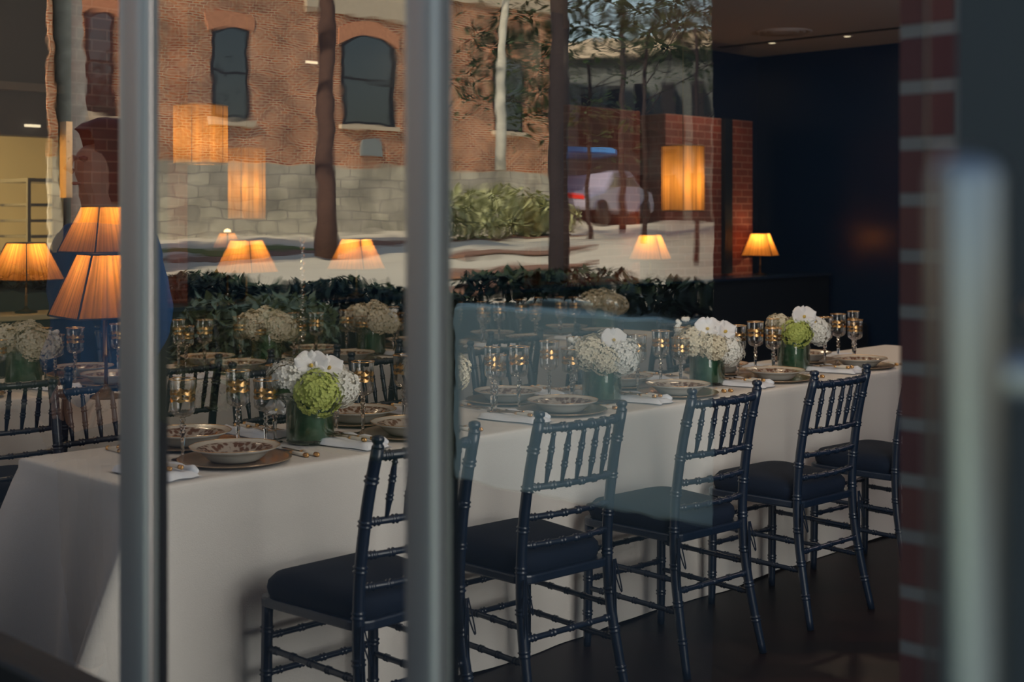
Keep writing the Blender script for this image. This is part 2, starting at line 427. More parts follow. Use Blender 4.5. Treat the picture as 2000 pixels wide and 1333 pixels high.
for i, (n0, n1) in enumerate(bounds[:7]):
    wn = 'window_%d' % (i+1 if i < 3 else i+2)
    w = roomobj(wn, MB().add([(GL, n0, SZ), (GL, n1, SZ), (GL, n1, 2.96), (GL, n0, 2.96)], [(0, 1, 2, 3)], False), M_glass, kind='structure')
    c, wd = MULL[i]
    part('mullion', capbar(c, wd), M_alu, w)
    part('gasket', MB().box(GL-.003, GL+.024, c-wd/2+.001, c+wd/2-.001, SZ, 2.96), M_seal, w, bevel=.003)
# free edge of the last pane
roomobj('trim_8', MB().box(GL-.001, GL+.001, .465, .466, SZ, 2.96), M_glassedge, kind='structure')

# brick pier inside the corner
o = roomobj('brick_pier', MB().box(1.50, 1.9, N0+.01, .812, 0, 3.19), M_pier, bevel=.003)
tag(o, 'blurred red brick pier with pale mortar at the right edge of the window', 'pillar')

# dark entrance door with pull handle, right beside the camera
def pt(px, depth): return to_an((px-1000)/F*depth, depth)
p0 = pt(1868, .86); p1 = (p0[0]-.05, p0[1]-.62)
dr = roomobj('door_1', MB().prism([p0, (p0[0]+.05, p0[1]), (p0[0]+.05, p0[1]-.9), (p0[0], p0[1]-.9)], -.1, 2.95), M_darkdoor, kind='structure')
hp = (1893-1000)/F*.45
dh = empty('door_handle', (hp, .45, 0), 0)
dh['label'] = 'blurred brushed steel tubular door pull in the right foreground'; dh['category'] = 'handle'
R = .0125
grip = MB().tube([(0, 0, .55), (0, 0, 1.4), (0, 0, 1.4785), (0, 0, 1.4835), (0, 0, 1.4865), (0, 0, 1.4875)], [R, R, R, R*.9, R*.66, R*.2], 28)
part('grip', grip, M_steel, dh)
part('standoff', MB().tube([(0, 0, 1.413), (.030, .0, 1.413), (.06, .01, 1.413), (.16, .36, 1.413)], [.0085]*4, 18), M_steel, dh)
part('standoff', MB().tube([(0, 0, .65), (.03, .0, .65), (.06, .01, .65), (.16, .36, .65)], [.0085]*4, 18), M_steel, dh)

# ================================================================== TABLES
TZ = .76
def tablecloth(name, a0, a1, n0, n1, label, group):
    """linen dropped to the floor: flat top, soft edge, wavy drape flaring at the corners"""
    per = []; step = .02
    def seg(p, q):
        L = math.dist(p, q); k = max(2, int(L/step))
        return [(p[0]+(q[0]-p[0])*i/k, p[1]+(q[1]-p[1])*i/k) for i in range(k)]
    r = .012
    corners = [(a0, n0), (a1, n0), (a1, n1), (a0, n1)]
    for i in range(4): per += seg(corners[i], corners[(i+1) % 4])
    k = len(per)
    rng = random.Random(31+int(a0*10))
    ph = [rng.uniform(0, 6) for _ in range(6)]
    def flare(a, n, h):
        # h 0 top .. 1 hem : offset (da, dn)
        da = dn = 0
        for (ca, cn, sa) in ((a0, n0, -1), (a0, n1, -1), (a1, n0, 1), (a1, n1, 1)):
            d = abs(a-ca)+abs(n-cn)
            da += sa*.30*math.exp(-(d/.13)**2)*h
            dn += (-1 if cn == n0 else 1)*.02*math.exp(-(d/.10)**2)*h
        on_end = min(abs(a-a0), abs(a-a1)) < 1e-6
        wv = (.010*sin(a*5.1+n*5+ph[0])+.007*sin(a*9.7+n*8+ph[1])+.003*sin(a*23+ph[2]))*h
        if on_end:
            s = -1 if abs(a-a0) < 1e-6 else 1
            mid = (n0+n1)/2
            da += s*(.05*math.exp(-((n-mid)/.05)**2)+.02)*h + s*abs(wv)
        else:
            s = -1 if abs(n-n0) < 1e-6 else 1
            dn += s*(.012*h+wv*.9+.008*h*h)
        return da, dn
    rows = [(0, -.0), (.0, .0)]
    prof = [(-.03, 0), (-.012, -.0005), (-.004, -.003), (0, -.009), (.001, -.03)]
    hs = [.06, .12, .2, .3, .4, .5, .6, .7, .8, .9, 1.0]
    vs = []
    cx, cn = (a0+a1)/2, (n0+n1)/2
    def inset(a, n, d):
        sa = 0; sn = 0
        if abs(a-a0) < 1e-6: sa = -1
        if abs(a-a1) < 1e-6: sa = 1
        if abs(n-n0) < 1e-6: sn = -1
        if abs(n-n1) < 1e-6: sn = 1
        return a+sa*d, n+sn*d
    ring = []
    for (d, dz) in prof:
        ring.append([(*inset(a, n, d), TZ+dz) for a, n in per])
    for h in hs:
        L = []
        for a, n in per:
            da, dn = flare(a, n, h)
            lift = .004+.006*sin(a*7+n*4)
            L.append((a+da, n+dn, (TZ-.02)*(1-h)+max(.003, lift)*h))
        ring.append(L)
    mb = MB(); V = [p for L in ring for p in L]; Fc = []
    for j in range(len(ring)-1):
        for i in range(k):
            Fc.append((j*k+i, j*k+(i+1) % k, (j+1)*k+(i+1) % k, (j+1)*k+i))
    mb.add(V, Fc, True)
    # the top as a grid
    ga = 60; gn = 8; o = len(mb.v); TV = []
    for i in range(ga+1):
        for j in range(gn+1):
            TV.append((a0+.03+(a1-a0-.06)*i/ga, n0+.03+(n1-n0-.06)*j/gn, TZ))
    mb.add(TV, [(i*(gn+1)+j, (i+1)*(gn+1)+j, (i+1)*(gn+1)+j+1, i*(gn+1)+j+1) for i in range(ga) for j in range(gn)], True)
    # hem stitching
    t = roomobj(name, mb, M_linen); tag(t, label, 'tablecloth', group)
    return t
T1 = (1.84, 6.95, 3.16, 3.85)
T2 = (1.9, 6.75, 5.13, 5.83)
tablecloth('tablecloth', *T1, 'ivory linen cloth falling to the floor over the long front table', 'floor-length tablecloths')
tablecloth('tablecloth', *T2, 'ivory linen cloth over the long table at the back', 'floor-length tablecloths')
for (a0, a1, n0, n1), lb in ((T1, 'long dining table hidden under the front linen cloth'), (T2, 'long dining table hidden under the back linen cloth')):
    t = thing('dining_table', (a0+a1)/2, (n0+n1)/2, 0, label=lb, cat='table')
    L = (a1-a0)/2-.03; Wd = (n1-n0)/2-.03
    part('tabletop', MB().box(-L, L, -Wd, Wd, TZ-.04, TZ-.006), mat('plywood', (.3, .2, .1), .6), t)
    for sx in (-1, 1):
        for sy in (-1, 1): part('leg', MB().tube([(sx*(L-.1), sy*(Wd-.06), 0), (sx*(L-.1), sy*(Wd-.06), TZ-.04)], .02, 8), M_darkmetal, t)

# ================================================================== CHIAVARI CHAIR (faces local +y)
def make_chair():
    t = empty('chiavari_chair'); tag(t, 'x', 'chair')
    def post_pts(s):
        P = [(s*.196, -.262, 0), (s*.187, -.228, .15), (s*.180, -.200, .30), (s*.176, -.190, .44), (s*.174, -.196, .58), (s*.171, -.222, .75), (s*.168, -.258, .895)]
        # Catmull refine
        out = []
        for i in range(len(P)-1):
            p0 = P[max(0, i-1)]; p1 = P[i]; p2 = P[i+1]; p3 = P[min(len(P)-1, i+2)]
            for k in range(4):
                u = k/4
                out.append(tuple(.5*((2*p1[j])+(-p0[j]+p2[j])*u+(2*p0[j]-5*p1[j]+4*p2[j]-p3[j])*u*u+(-p0[j]+3*p1[j]-3*p2[j]+p3[j])*u**3) for j in range(3)))
        out.append(P[-1]); return out
    for s in (-1, 1):
        pp = post_pts(s)
        mb = MB().bamboo(pp, .0162, step=.118, first=.115, seg=14, bump=.0040, taper=lambda u: .80+.2*min(1, u*3.5))
        e = pp[-1]
        mb.lathe([(0, .893), (.0155, .893), (.0165, .898), (.0130, .902), (.0125, .906), (.0165, .911), (.0172, .917), (.0150, .923), (.008, .926), (0, .9265)], 14, e[0], e[1])
        part('leg', mb, M_chair, t)
    for s in (-1, 1):
        mb = MB().bamboo([(s*.190, .192, 0), (s*.186, .186, .42)], .0158, step=.118, first=.115, seg=14, bump=.0038, taper=lambda u: .82+.18*min(1, u*3))
        part('leg', mb, M_chair, t)
    # back rails, gently bowed backwards
    def rail(z, y, half, r, bow=.022, step=.055, first=.03):
        pts = [(x*half, y-bow*(1-x*x), z) for x in [i/8-1 for i in range(17)]]
        return MB().bamboo(pts, r, step=step, first=first, seg=10, bump=.0034)
    part('crest_rail', rail(.872, -.250, .165, .0125), M_chair, t)
    part('back_rail', rail(.700, -.212, .170, .0098), M_chair, t)
    part('back_rail', rail(.612, -.199, .171, .0092), M_chair, t)
    part('back_rail', rail(.530, -.192, .172, .0092), M_chair, t)
    for i in range(5):
        x = (-2+i)*.056
        def yb(y): return y-.022*(1-(x/.17)**2)
        P0 = (x, yb(-.212), .700); P1 = (x, yb(-.250), .872)
        pts = [tuple(P0[j]+(P1[j]-P0[j])*k/14 for j in range(3)) for k in range(15)]
        part('spindle', MB().bamboo(pts, .0088, step=.05, first=.062, seg=10, bump=.0028, taper=lambda u: .55+.45*min(1, 3.2*u, 3.2*(1-u))), M_chair, t)
    # seat frame and cushion
    def outline(w0, w1, y0, y1, rc=.05, k=6):
        P = []
        cs = [(w1-rc, y1-rc, 0), (-w1+rc, y1-rc, pi/2), (-w0+rc, y0+rc, pi), (w0-rc, y0+rc, 1.5*pi)]
        for cx, cy, a in cs:
            for i in range(k+1): P.append((cx+rc*cos(a+i*pi/2/k), cy+rc*sin(a+i*pi/2/k)))
        return P
    fr = MB().prism(outline(.185, .212, -.205, .212), .418, .446)
    part('seat_frame', fr, M_chair, t, bevel=.006)
    co = outline(.180, .207, -.190, .206, .075, 8); k = len(co); mb = MB()
    lay = [(1-.02, .446), (1.0, .455), (1.012, .470), (1.0, .486), (.93, .503), (.75, .513), (.4, .519), (.05, .520)]
    vs = [(x*f, y*f, z) for f, z in lay for x, y in co]
    fs = [(j*k+i, j*k+(i+1) % k, (j+1)*k+(i+1) % k, (j+1)*k+i) for j in range(len(lay)-1) for i in range(k)]+[tuple(range((len(lay)-1)*k, len(lay)*k))]
    mb.add(vs, fs, True)
    cu = part('cushion', mb, M_cushion, t)
    for s in (-1, 1):
        lp = MB()
        for q in (-1, 1):
            lp.tube([(s*.182+q*(.004+.016*sin(u*pi)), -.215-.012*sin(u*pi), .44-.09*sin(u*pi*.9)-(.02*u)) for u in [i/10 for i in range(11)]], .0022, 6)
            lp.tube([(s*.182+q*.006*u, -.217, .44-.19*u) for u in [i/6 for i in range(7)]], .0022, 6)
        part('tie', lp, M_cushion, cu)
    # stretchers
    for s in (-1, 1):
        for z in (.20, .30):
            part('stretcher', MB().bamboo([(s*.183, -.205-(.3-z)*.2, z), (s*.187, .187, z)], .0088, step=.075, first=.05, seg=9, bump=.0030), M_chair, t)
    for z in (.23, .33):
        part('stretcher', MB().bamboo([(-.187, .188, z), (.187, .188, z)], .0088, step=.075, first=.04, seg=9, bump=.0030), M_chair, t)
    part('stretcher', MB().bamboo([(-.183, -.206, .265), (.183, -.206, .265)], .0088, step=.075, first=.04, seg=9, bump=.0030), M_chair, t)
    for s in (-1, 1):
        part('corner_brace', MB().tube([(s*.186, .186, .36), (s*.180, .186, .40), (s*.160, .188, .42)], [.006, .009, .010], 8), M_chair, t)
    return t
chair0 = make_chair(); used = [False]
def chair(a, n, rz, label, group):
    if not used[0]: c = chair0; used[0] = True; c['label'] = label; c['group'] = group
    else: c = copy_tree(chair0, label, group)
    return place(c, a, n, 0, rz)
near = [(2.35, 'black ballroom chair nearest the window, its seat filling the bottom centre-left'),
        (2.97, 'black ballroom chair just right of the thick centre window post'),
        (3.68, 'black ballroom chair third along the near side of the front table'),
        (4.40, 'black ballroom chair fourth along the near side, its back in front of the cloth fold'),
        (5.12, 'black ballroom chair half hidden by the brick pier')]
for (a, lb), rz in zip(near, (0, -.07, -.06, -.05, -.06)):
    chair(a, 2.865, rz, lb, 'chairs on the near side of the front table')
far = [(2.36, 'black ballroom chair behind the left end of the front table'),
       (3.08, 'black ballroom chair behind the lime hydrangea and the two left goblets'),
       (3.66, 'black ballroom chair on the far side, behind the centre window post'),
       (4.33, 'black ballroom chair facing us left of the second flower vase'),
       (5.03, 'black ballroom chair facing us behind the second flower vase'),
       (5.72, 'black ballroom chair facing us behind the third flower vase')]
for (a, lb) in far: chair(a, 4.08, pi+random.uniform(-.04, .04), lb, 'chairs on the far side of the front table')
b2 = [(2.26, 'black ballroom chair at the far left, tucked to the back table'), (2.90, 'black ballroom chair at the back table just right of the left window post'),
      (3.51, 'black ballroom chair at the back table above the lime hydrangea'), (4.20, 'black ballroom chair at the back table beside the centre window post'),
      (4.80, 'black ballroom chair at the back table above the tall pair of goblets'), (5.43, 'black ballroom chair at the back table above the second flower vase'),
      (6.10, 'black ballroom chair at the right end of the back table')]
for (a, lb) in b2: chair(a, 4.92, random.uniform(-.05, .05), lb, 'chairs on the near side of the back table')
b3 = ['left of the left window post', 'behind the left hydrangea', 'behind the second hydrangea', 'behind the centre post', 'near the middle brick column', 'at the right end']
for i, a in enumerate((2.9, 3.6, 4.3, 5.0, 5.7, 6.3)):
    chair(a, 6.06, pi+random.uniform(-.05, .05), 'dark chair on the far side of the back table, '+b3[i], 'chairs on the far side of the back table')

# ================================================================== PLACE SETTINGS
def make_goblet(h, r, name):
    t = empty(name); tag(t, 'x', 'glass')
    zb = h*.52
    prof = [(.002, zb), (r*.55, zb+.004), (r*.86, zb+.014), (r*.93, zb+.03), (r*.90, zb+(h-zb)*.6), (r*.97, h-.006), (r, h)]
    part('bowl', MB().lathe(prof, 28), M_bowl, t)
    st = [(0, 0), (r*.86, 0), (r*.86, .0018), (r*.5, .004), (.0055, .009), (.0045, .02), (.0052, .04), (.0075, zb*.52), (.0045, zb*.56), (.0095, zb*.64), (.0045, zb*.72), (.0105, zb*.80), (.005, zb*.87), (.009, zb*.93), (.006, zb*.97), (.0105, zb+.002), (0, zb+.003)]
    part('stem', MB().lathe(st, 10, smooth=False), M_stem, t)
    for (z0, z1, q) in ((.43, .53, 1), (.60, .72, 2)):
        za = zb+(h-zb)*z0; zc = zb+(h-zb)*z1
        mb = MB(); seg = 28; vs = []
        for i in range(seg):
            tt = 2*pi*i/seg
            rr = r*.925+.0008
            w = .0025*sin(tt*7+q)
            vs += [(rr*cos(tt), rr*sin(tt), za-w), (rr*cos(tt), rr*sin(tt), za+(zc-za)*(.45 if i % 2 else .9)+w)]
        mb.add(vs, [(2*i, 2*((i+1) % seg), 2*((i+1) % seg)+1, 2*i+1) for i in range(seg)], True)
        part('gilt_band', mb, M_gilt, t)
    part('gilt_rim', MB().lathe([(r, h-.0022), (r+.0007, h-.001), (r, h+.0004), (r-.0006, h-.001), (r, h-.0022)], 28), M_gilt, t)
    return t
G_w = make_goblet(.208, .040, 'water_goblet')
G_t = make_goblet(.238, .039, 'wine_goblet')
G_f = make_goblet(.245, .030, 'champagne_flute')
first = {}
def use(proto, label, group):
    if proto.name not in first: first[proto.name] = 1; proto['label'] = label; proto['group'] = group; return proto
    return copy_tree(proto, label, group)

def make_charger():
    prof = [(0, .004), (.10, .004), (.115, .006), (.155, .0135), (.1635, .0145), (.165, .0125), (.160, .010), (.12, .001), (.09, 0), (0, 0)]
    o = part('charger_plate', MB().lathe(prof, 56), M_charger); tag(o, 'x', 'plate'); return o
def make_soup():
    t = empty('soup_plate'); tag(t, 'x', 'plate')
    sc = lambda tt, r: .018*abs(sin(tt*6))*(max(0, r-.09)/.04)
    prof = [(0, .012), (.055, .012), (.072, .016), (.086, .026), (.092, .031), (.108, .035), (.126, .041), (.129, .042)]
    part('well', MB().lathe(prof, 96, scallop=sc), M_toile, t)
    out = [(.129, .042), (.1285, .039), (.108, .031), (.098, .024), (.083, .010), (.074, .003), (.068, 0), (.060, 0), (.058, .006), (0, .006)]
    part('underside', MB().lathe(out, 96, scallop=sc), M_china, t)
    part('gilt_edge', MB().lathe([(.1288, .0415), (.130, .0425), (.1288, .0432), (.1275, .0425), (.1288, .0415)], 96, scallop=sc), M_gilt, t)
    return t
def make_napkin():
    mb = MB(); w, l = .062, .125; k = 14; m = 22; vs = []
    def hgt(u, v): # u,v in -1..1
        e = max(abs(u), abs(v)); edge = min(1, (1-e)*7+.05)
        z = .020*sqrt(edge)*(1+.15*sin(v*4+u*2))
        return z
    top = []
    for j in range(m+1):
        for i in range(k+1):
            u = -1+2*i/k; v = -1+2*j/m
            x = u*w*(1+.12*sin(v*2.2)); y = v*l*(1+.04*sin(u*5)); top.append((x, y, hgt(u, v)+.004*sin(u*9+v*3)*(1-max(abs(u), abs(v)))))
    fs = [(j*(k+1)+i, j*(k+1)+i+1, (j+1)*(k+1)+i+1, (j+1)*(k+1)+i) for j in range(m) for i in range(k)]
    mb.add(top, fs); mb.add([(-w, -l, .001), (w, -l, .001), (w, l, .001), (-w, l, .001)], [(3, 2, 1, 0)], False)
    # rolled fold along one side
    mb.tube([(w*.75, -l+.01+.02*i, .016+.003*sin(i*1.7)) for i in range(12)], [.006]+[.013]*10+[.006], 10)
    o = part('folded_napkin', mb, M_napkin); tag(o, 'x', 'napkin'); return o
def make_fork():
    t = empty('dinner_fork'); tag(t, 'x', 'cutlery')
    mb = MB()
    for i in range(4):
        x = (-1.5+i)*.0052
        mb.tube([(x, .098, .004), (x*1.05, .075, .0015), (x*1.05, .052, .003)], [.0007, .0013, .0014], 6)
    mb.tube([(-.0095, .052, .003), (0, .047, .0035), (.0095, .052, .003)], .0021, 6)
    mb.tube([(0, .05, .0035), (0, .035, .004), (0, -.005, .006), (0, -.025, .005)], [.006, .003, .0022, .003], 8)
    part('tines', mb, M_flat, t)
    part('handle', MB().tube([(0, -.025, .005), (0, -.035, .005), (0, -.08, .005), (0, -.088, .005)], [.004, .0052, .006, .005], 10), M_ivory, t)
    part('ferrule', MB().tube([(0, -.022, .005), (0, -.034, .005)], [.0045, .0055], 10), M_gilt, t)
    part('ferrule', MB().tube([(0, -.084, .005), (0, -.096, .005), (0, -.101, .005)], [.0066, .0068, .003], 10), M_gilt, t)
    return t
def make_knife():
    t = empty('table_knife'); tag(t, 'x', 'cutlery')
    mb = MB(); bl = [(-.004, 0), (-.007, .05), (-.006, .09), (0, .108), (.006, .095), (.006, .0)]
    k = len(bl); mb.add([(x, y, .003) for x, y in bl]+[(x, y, .0055) for x, y in bl], [tuple(range(k))[::-1], tuple(range(k, 2*k))]+[(i, (i+1) % k, k+(i+1) % k, k+i) for i in range(k)], False)
    part('blade', mb, M_flat, t)
    part('handle', MB().tube([(0, -.008, .006), (0, -.02, .006), (0, -.078, .006)], [.005, .006, .0068], 10), M_ivory, t)
    part('ferrule', MB().tube([(0, .002, .005), (0, -.014, .006)], [.0045, .0062], 10), M_gilt, t)
    part('ferrule', MB().tube([(0, -.074, .006), (0, -.088, .006), (0, -.094, .006)], [.0072, .0074, .003], 10), M_gilt, t)
    return t
P_ch = make_charger(); P_so = make_soup(); P_na = make_napkin(); P_fo = make_fork(); P_kn = make_knife()
def use1(proto, label, group):
    if proto.name not in first: first[proto.name] = 1; proto['label'] = label; proto['group'] = group; return proto
    if proto.type == 'MESH':
        o = proto.copy(); COL.objects.link(o); o['label'] = label; o['group'] = group; return o
    return copy_tree(proto, label, group)
def setting(a, nc, side, where, tb, full=True, cut=True, glasses=3):
    """side -1: guest on the camera side, facing +n; +1: opposite"""
    f = -side; rz = 0 if side < 0 else pi
    def at(dx, dy): return (a+dx*f, nc+side*(-dy))    # dx to the guest's right, dy away from guest
    g = 'at the '+tb
    c = use1(P_ch, 'copper charger plate '+where, 'charger plates '+g); place(c, *at(0, 0), TZ, rz)
    s = use1(P_so, 'patterned soup plate '+where, 'soup plates '+g); place(s, *at(0, 0), TZ+.0055, rz+.1)
    if full:
        x, y = at(-.265, -.02)
        nq = use1(P_na, 'folded white napkin '+where, 'napkins '+g); place(nq, x, y, TZ+.0005, rz+.08)
        if cut:
            for k, dx in enumerate((-.285, -.25)):
                q = use1(P_fo, ('outer' if k == 0 else 'inner')+' fork '+where, 'forks '+g); place(q, *at(dx, -.01), TZ+.0235, rz+.08)
            for k, dx in enumerate((.192, .222)):
                q = use1(P_kn, ('inner' if k == 0 else 'outer')+' ivory-handled knife '+where, 'knives '+g); place(q, *at(dx, -.01-.012*k), TZ+.0005, rz-.05)
    # glasses above the knives
    sp = [(G_w, .215, .150, 'short gilt water goblet'), (G_t, .150, .205, 'tall gilt wine goblet'), (G_f, .285, .200, 'slim gilt flute')][:glasses]
    for gp, dx, dy, nm in sp:
        q = use(gp, nm+' '+where, nm+'s '+g); place(q, *at(dx, dy), TZ+.001, random.random())
seat_n = ['at the near-side place closest to the window', 'at the second near-side place', 'at the third near-side place', 'at the fourth near-side place', 'at the fifth near-side place', 'at the sixth near-side place']
seat_f = ['at the far-side place closest to the window', 'at the second far-side place', 'at the third far-side place', 'at the fourth far-side place', 'at the fifth far-side place', 'at the sixth far-side place']
for i, s in enumerate((2.25, 2.93, 3.67, 4.36, 5.06, 5.78)):
    setting(s, 3.335, -1, seat_n[i]+' of the front table', 'front table near side')
    setting(s+.06, 3.675, 1, seat_f[i]+' of the front table', 'front table far side', cut=i < 4)
for i, s in enumerate((2.3, 2.95, 3.6, 4.25, 4.9, 5.55, 6.2)):
    w = ['first', 'second', 'third', 'fourth', 'fifth', 'sixth', 'seventh'][i]
    setting(s, 5.305, -1, 'at the '+w+' near-side place of the back table', 'back table near side', cut=False)
    setting(s+.06, 5.655, 1, 'at the '+w+' far-side place of the back table', 'back table far side', full=False, glasses=3)

# ================================================================== FLOWERS
def hydrangea_mesh(seed, r, n=170):
    rg = random.Random(seed); mb = MB()
    for i in range(n):
        z = 1-2*(i+.5)/n; t = i*2.39996; q = sqrt(max(0, 1-z*z))
        nv = (q*cos(t)+rg.uniform(-.08, .08), q*sin(t)+rg.uniform(-.08, .08), z+rg.uniform(-.08, .08))
        L = sqrt(sum(k*k for k in nv)); nv = [k/L for k in nv]
        u = (-nv[1], nv[0], 0) if abs(nv[2]) < .95 else (1, 0, 0)
        L = sqrt(sum(k*k for k in u)); u = [k/L for k in u]
        w = [nv[1]*u[2]-nv[2]*u[1], nv[2]*u[0]-nv[0]*u[2], nv[0]*u[1]-nv[1]*u[0]]
        lump = 1+.10*sin(nv[0]*5+seed)+.08*cos(nv[1]*6+nv[2]*5)
        c = [k*r*lump*rg.uniform(.90, 1.03) for k in nv]
        sz = r*.19*rg.uniform(.85, 1.2); a0 = rg.random()*pi
        for p in range(4):
            a = a0+p*pi/2
            def P(du, dv, dn):
                cu = cos(a)*du-sin(a)*dv; cv = sin(a)*du+cos(a)*dv
                return tuple(c[j]+u[j]*cu*sz+w[j]*cv*sz+nv[j]*dn*sz for j in range(3))
            vs = [P(.03, 0, 0), P(.5, -.42, .28), P(.95, -.28, .30), P(1.08, 0, .18), P(.95, .28, .30), P(.5, .42, .28), P(.6, 0, .08)]
            mb.add(vs, [(0, 1, 6), (1, 2, 6), (2, 3, 6), (3, 4, 6), (4, 5, 6), (5, 0, 6)], True)
    # dense core
    core = [(r*.80*sin(k*pi/8), -r*.80*cos(k*pi/8)) for k in range(9)]
    mb.lathe(core, 12)
    return mb
HM = {}
def head_mesh(kind, r):
    key = (kind, r)
    if key not in HM:
        m = {'w': M_white_fl, 'c': M_cream_fl, 'g': M_green_fl}[kind]
        me = hydrangea_mesh({'w': 1, 'c': 5, 'g': 9}[kind], r).mesh('hydrangea_head'); me.materials.append(m); HM[key] = me
    return HM[key]
def orchid_mb():
    mb = MB()
    for k, (ang, L, wd) in enumerate(((90, .036, .020), (205, .036, .019), (335, .036, .019), (15, .043, .036), (165, .043, .036))):
        a = radians(ang); vs = []; nu, nv_ = 8, 8
        for i in range(nu+1):
            u = i/nu; half = wd*(sin(pi*min(1, u*.92+.06))**.7)
            for j in range(nv_+1):
                v = -1+2*j/nv_
                x = u*L; y = v*half*.9; z = .010*u-.012*v*v*u+.006*u*u
                vs.append((x*cos(a)-y*sin(a), -(z+.001*k), x*sin(a)+y*cos(a)))
        mb.add(vs, [(i*(nv_+1)+j, (i+1)*(nv_+1)+j, (i+1)*(nv_+1)+j+1, i*(nv_+1)+j+1) for i in range(nu) for j in range(nv_)])
    return mb
ORCH = orchid_mb().mesh('orchid_bloom'); ORCH.materials.append(M_orchid)
thr = MB().lathe([(0, -.001), (.004, .001), (.0055, .006), (.004, .012), (0, .015)], 12)
thr.v = [(x, -z-.004, y-.003) for x, y, z in thr.v]
THR = thr.mesh('throat'); THR.materials.append(M_yellow)
# view-right / toward-camera / up offsets at an arrangement
RV = (.6997, -.7144); TV_ = (-.7144, -.6997)
VASE = MB().lathe([(0, .002), (.072, .002), (.0745, .004), (.0760, .010), (.0760, .152), (.0752, .155), (.0735, .152), (.0735, .014)], 48)
VM = VASE.mesh('vase'); VM.materials.append(M_vglass)
lw = MB().lathe([(0, .016), (.0700, .016), (.0712, .02), (.0712, .146), (.069, .147), (.0, .140)], 40); LWM = lw.mesh('leaf_lining'); LWM.materials.append(M_leafwrap)
BASE = MB().lathe([(0, .003), (.0725, .003), (.0735, .014), (0, .015)], 40).mesh('thick_base'); BASE.materials.append(M_stem)
STM = MB()
for k in range(7):
    a = k*.9; STM.tube([(.03*cos(a), .03*sin(a), .03), (.045*cos(a), .045*sin(a), .17)], .003, 6)
STMM = STM.mesh('stems'); STMM.materials.append(M_leaf)
def arrangement(a, n, z, heads, orchids, leaves, label, group, rz=0, sprig=False):
    t = thing('flower_arrangement', a, n, z, rz, label, 'flowers', group)
    part('vase', None, None, t, me=VM); part('leaf_lining', None, None, t, me=LWM); part('thick_base', None, None, t, me=BASE)
    def loc(o): return (RV[0]*o[0]+TV_[0]*o[1], RV[1]*o[0]+TV_[1]*o[1], o[2])
    st = part('stems', None, None, t, me=STMM)
    for i, (kind, r, o, sq) in enumerate(heads):
        h = part('hydrangea_head', None, None, t, me=head_mesh(kind, r)); h.location = loc(o); h.rotation_euler = (random.random()*.5, random.random()*.5, random.random()*6)
        h.scale = (1, 1, sq)
        if kind == 'g': h['label'] = 'lime green hydrangea head'
    for (o, rx, rzz, s) in orchids:
        b = part('orchid', None, None, t, me=ORCH); b.location = loc(o)
        b.rotation_euler = (rx, 0, -PHI+rzz); b.scale = (s, s, s); b['label'] = 'flat white orchid bloom'
        c = part('throat', None, None, b, me=THR)
    for (o, o2, wd) in leaves:
        p = loc(o); q = loc(o2); mb = MB(); vs = []; k = 8
        d = [q[j]-p[j] for j in range(3)]; sd = (-d[1], d[0], 0); L = sqrt(sum(x*x for x in sd)) or 1; sd = [x/L for x in sd]
        for i in range(k+1):
            u = i/k; w = wd*sin(pi*min(.98, u*.95+.04))
            c = [p[j]+d[j]*u for j in range(3)]; c[2] += .03*sin(u*pi)
            vs += [tuple(c[j]+sd[j]*w+(0, 0, -w*.8)[j] for j in range(3)), (c[0], c[1], c[2]+w*.3), tuple(c[j]-sd[j]*w+(0, 0, -w*.8)[j] for j in range(3))]
        mb.add(vs, [(3*i+j, 3*(i+1)+j, 3*(i+1)+j+1, 3*i+j+1) for i in range(k) for j in range(2)])
        part('leaf', mb, M_leaf, t)
    if sprig:
        mb = MB(); rg = random.Random(int(a*100))
        for k in range(16):
            c = (sprig[0]+rg.uniform(-.025, .025), sprig[1], sprig[2]+rg.uniform(-.045, .035))
            c = loc(c)
            mb2 = hydrangea_mesh(k, .0125, 9)
            mb.add([(x+c[0], y+c[1], zz+c[2]) for x, y, zz in mb2.v], mb2.f)
        part('blossom_sprig', mb, M_white_fl, t)
    return t
V1 = [(2.61, 3.44), (3.99, 3.43), (4.715, 3.455), (5.50, 3.49)]
arrangement(2.61, 3.45, TZ, [('w', .070, (-.060, .01, .195), .9), ('g', .072, (.030, .055, .165), .92), ('w', .060, (.095, -.01, .175), .95), ('w', .065, (.03, -.05, .21), .9), ('w', .050, (-.02, -.06, .2), 1)],
            [((.010, .045, .250), -.35, .1, 1.25), ((.058, .020, .238), -.5, .55, 1.15), ((-.098, .04, .115), .25, -.3, .8)],
            [((-.03, .05, .16), (-.11, .06, .15), .022)], 'white and lime hydrangeas with orchids in a green leaf-lined glass cylinder', 'flower vases on the front table')
arrangement(3.99, 3.42, TZ, [('c', .068, (-.045, .03, .195), .9), ('w', .070, (.075, .03, .175), 1), ('w', .065, (.03, -.04, .21), .9), ('c', .055, (.01, .06, .165), .9)],
            [((.040, .05, .245), -.3, .2, 1.2)], [], 'cream hydrangeas with one orchid in the pale hazy green vase, second on the front table', 'flower vases on the front table', sprig=(-.10, 0, .23))
arrangement(4.715, 3.45, TZ, [('c', .070, (-.055, .02, .185), .9), ('c', .060, (.02, .06, .165), .9), ('w', .062, (.085, .02, .150), 1), ('c', .060, (.01, -.05, .20), .9)],
            [((-.005, .05, .245), -.3, -.15, 1.3), ((.065, .035, .230), -.4, .5, 1.3)], [], 'cream hydrangeas and two white orchids in the third green vase of the front table', 'flower vases on the front table', sprig=(-.105, -.02, .25))
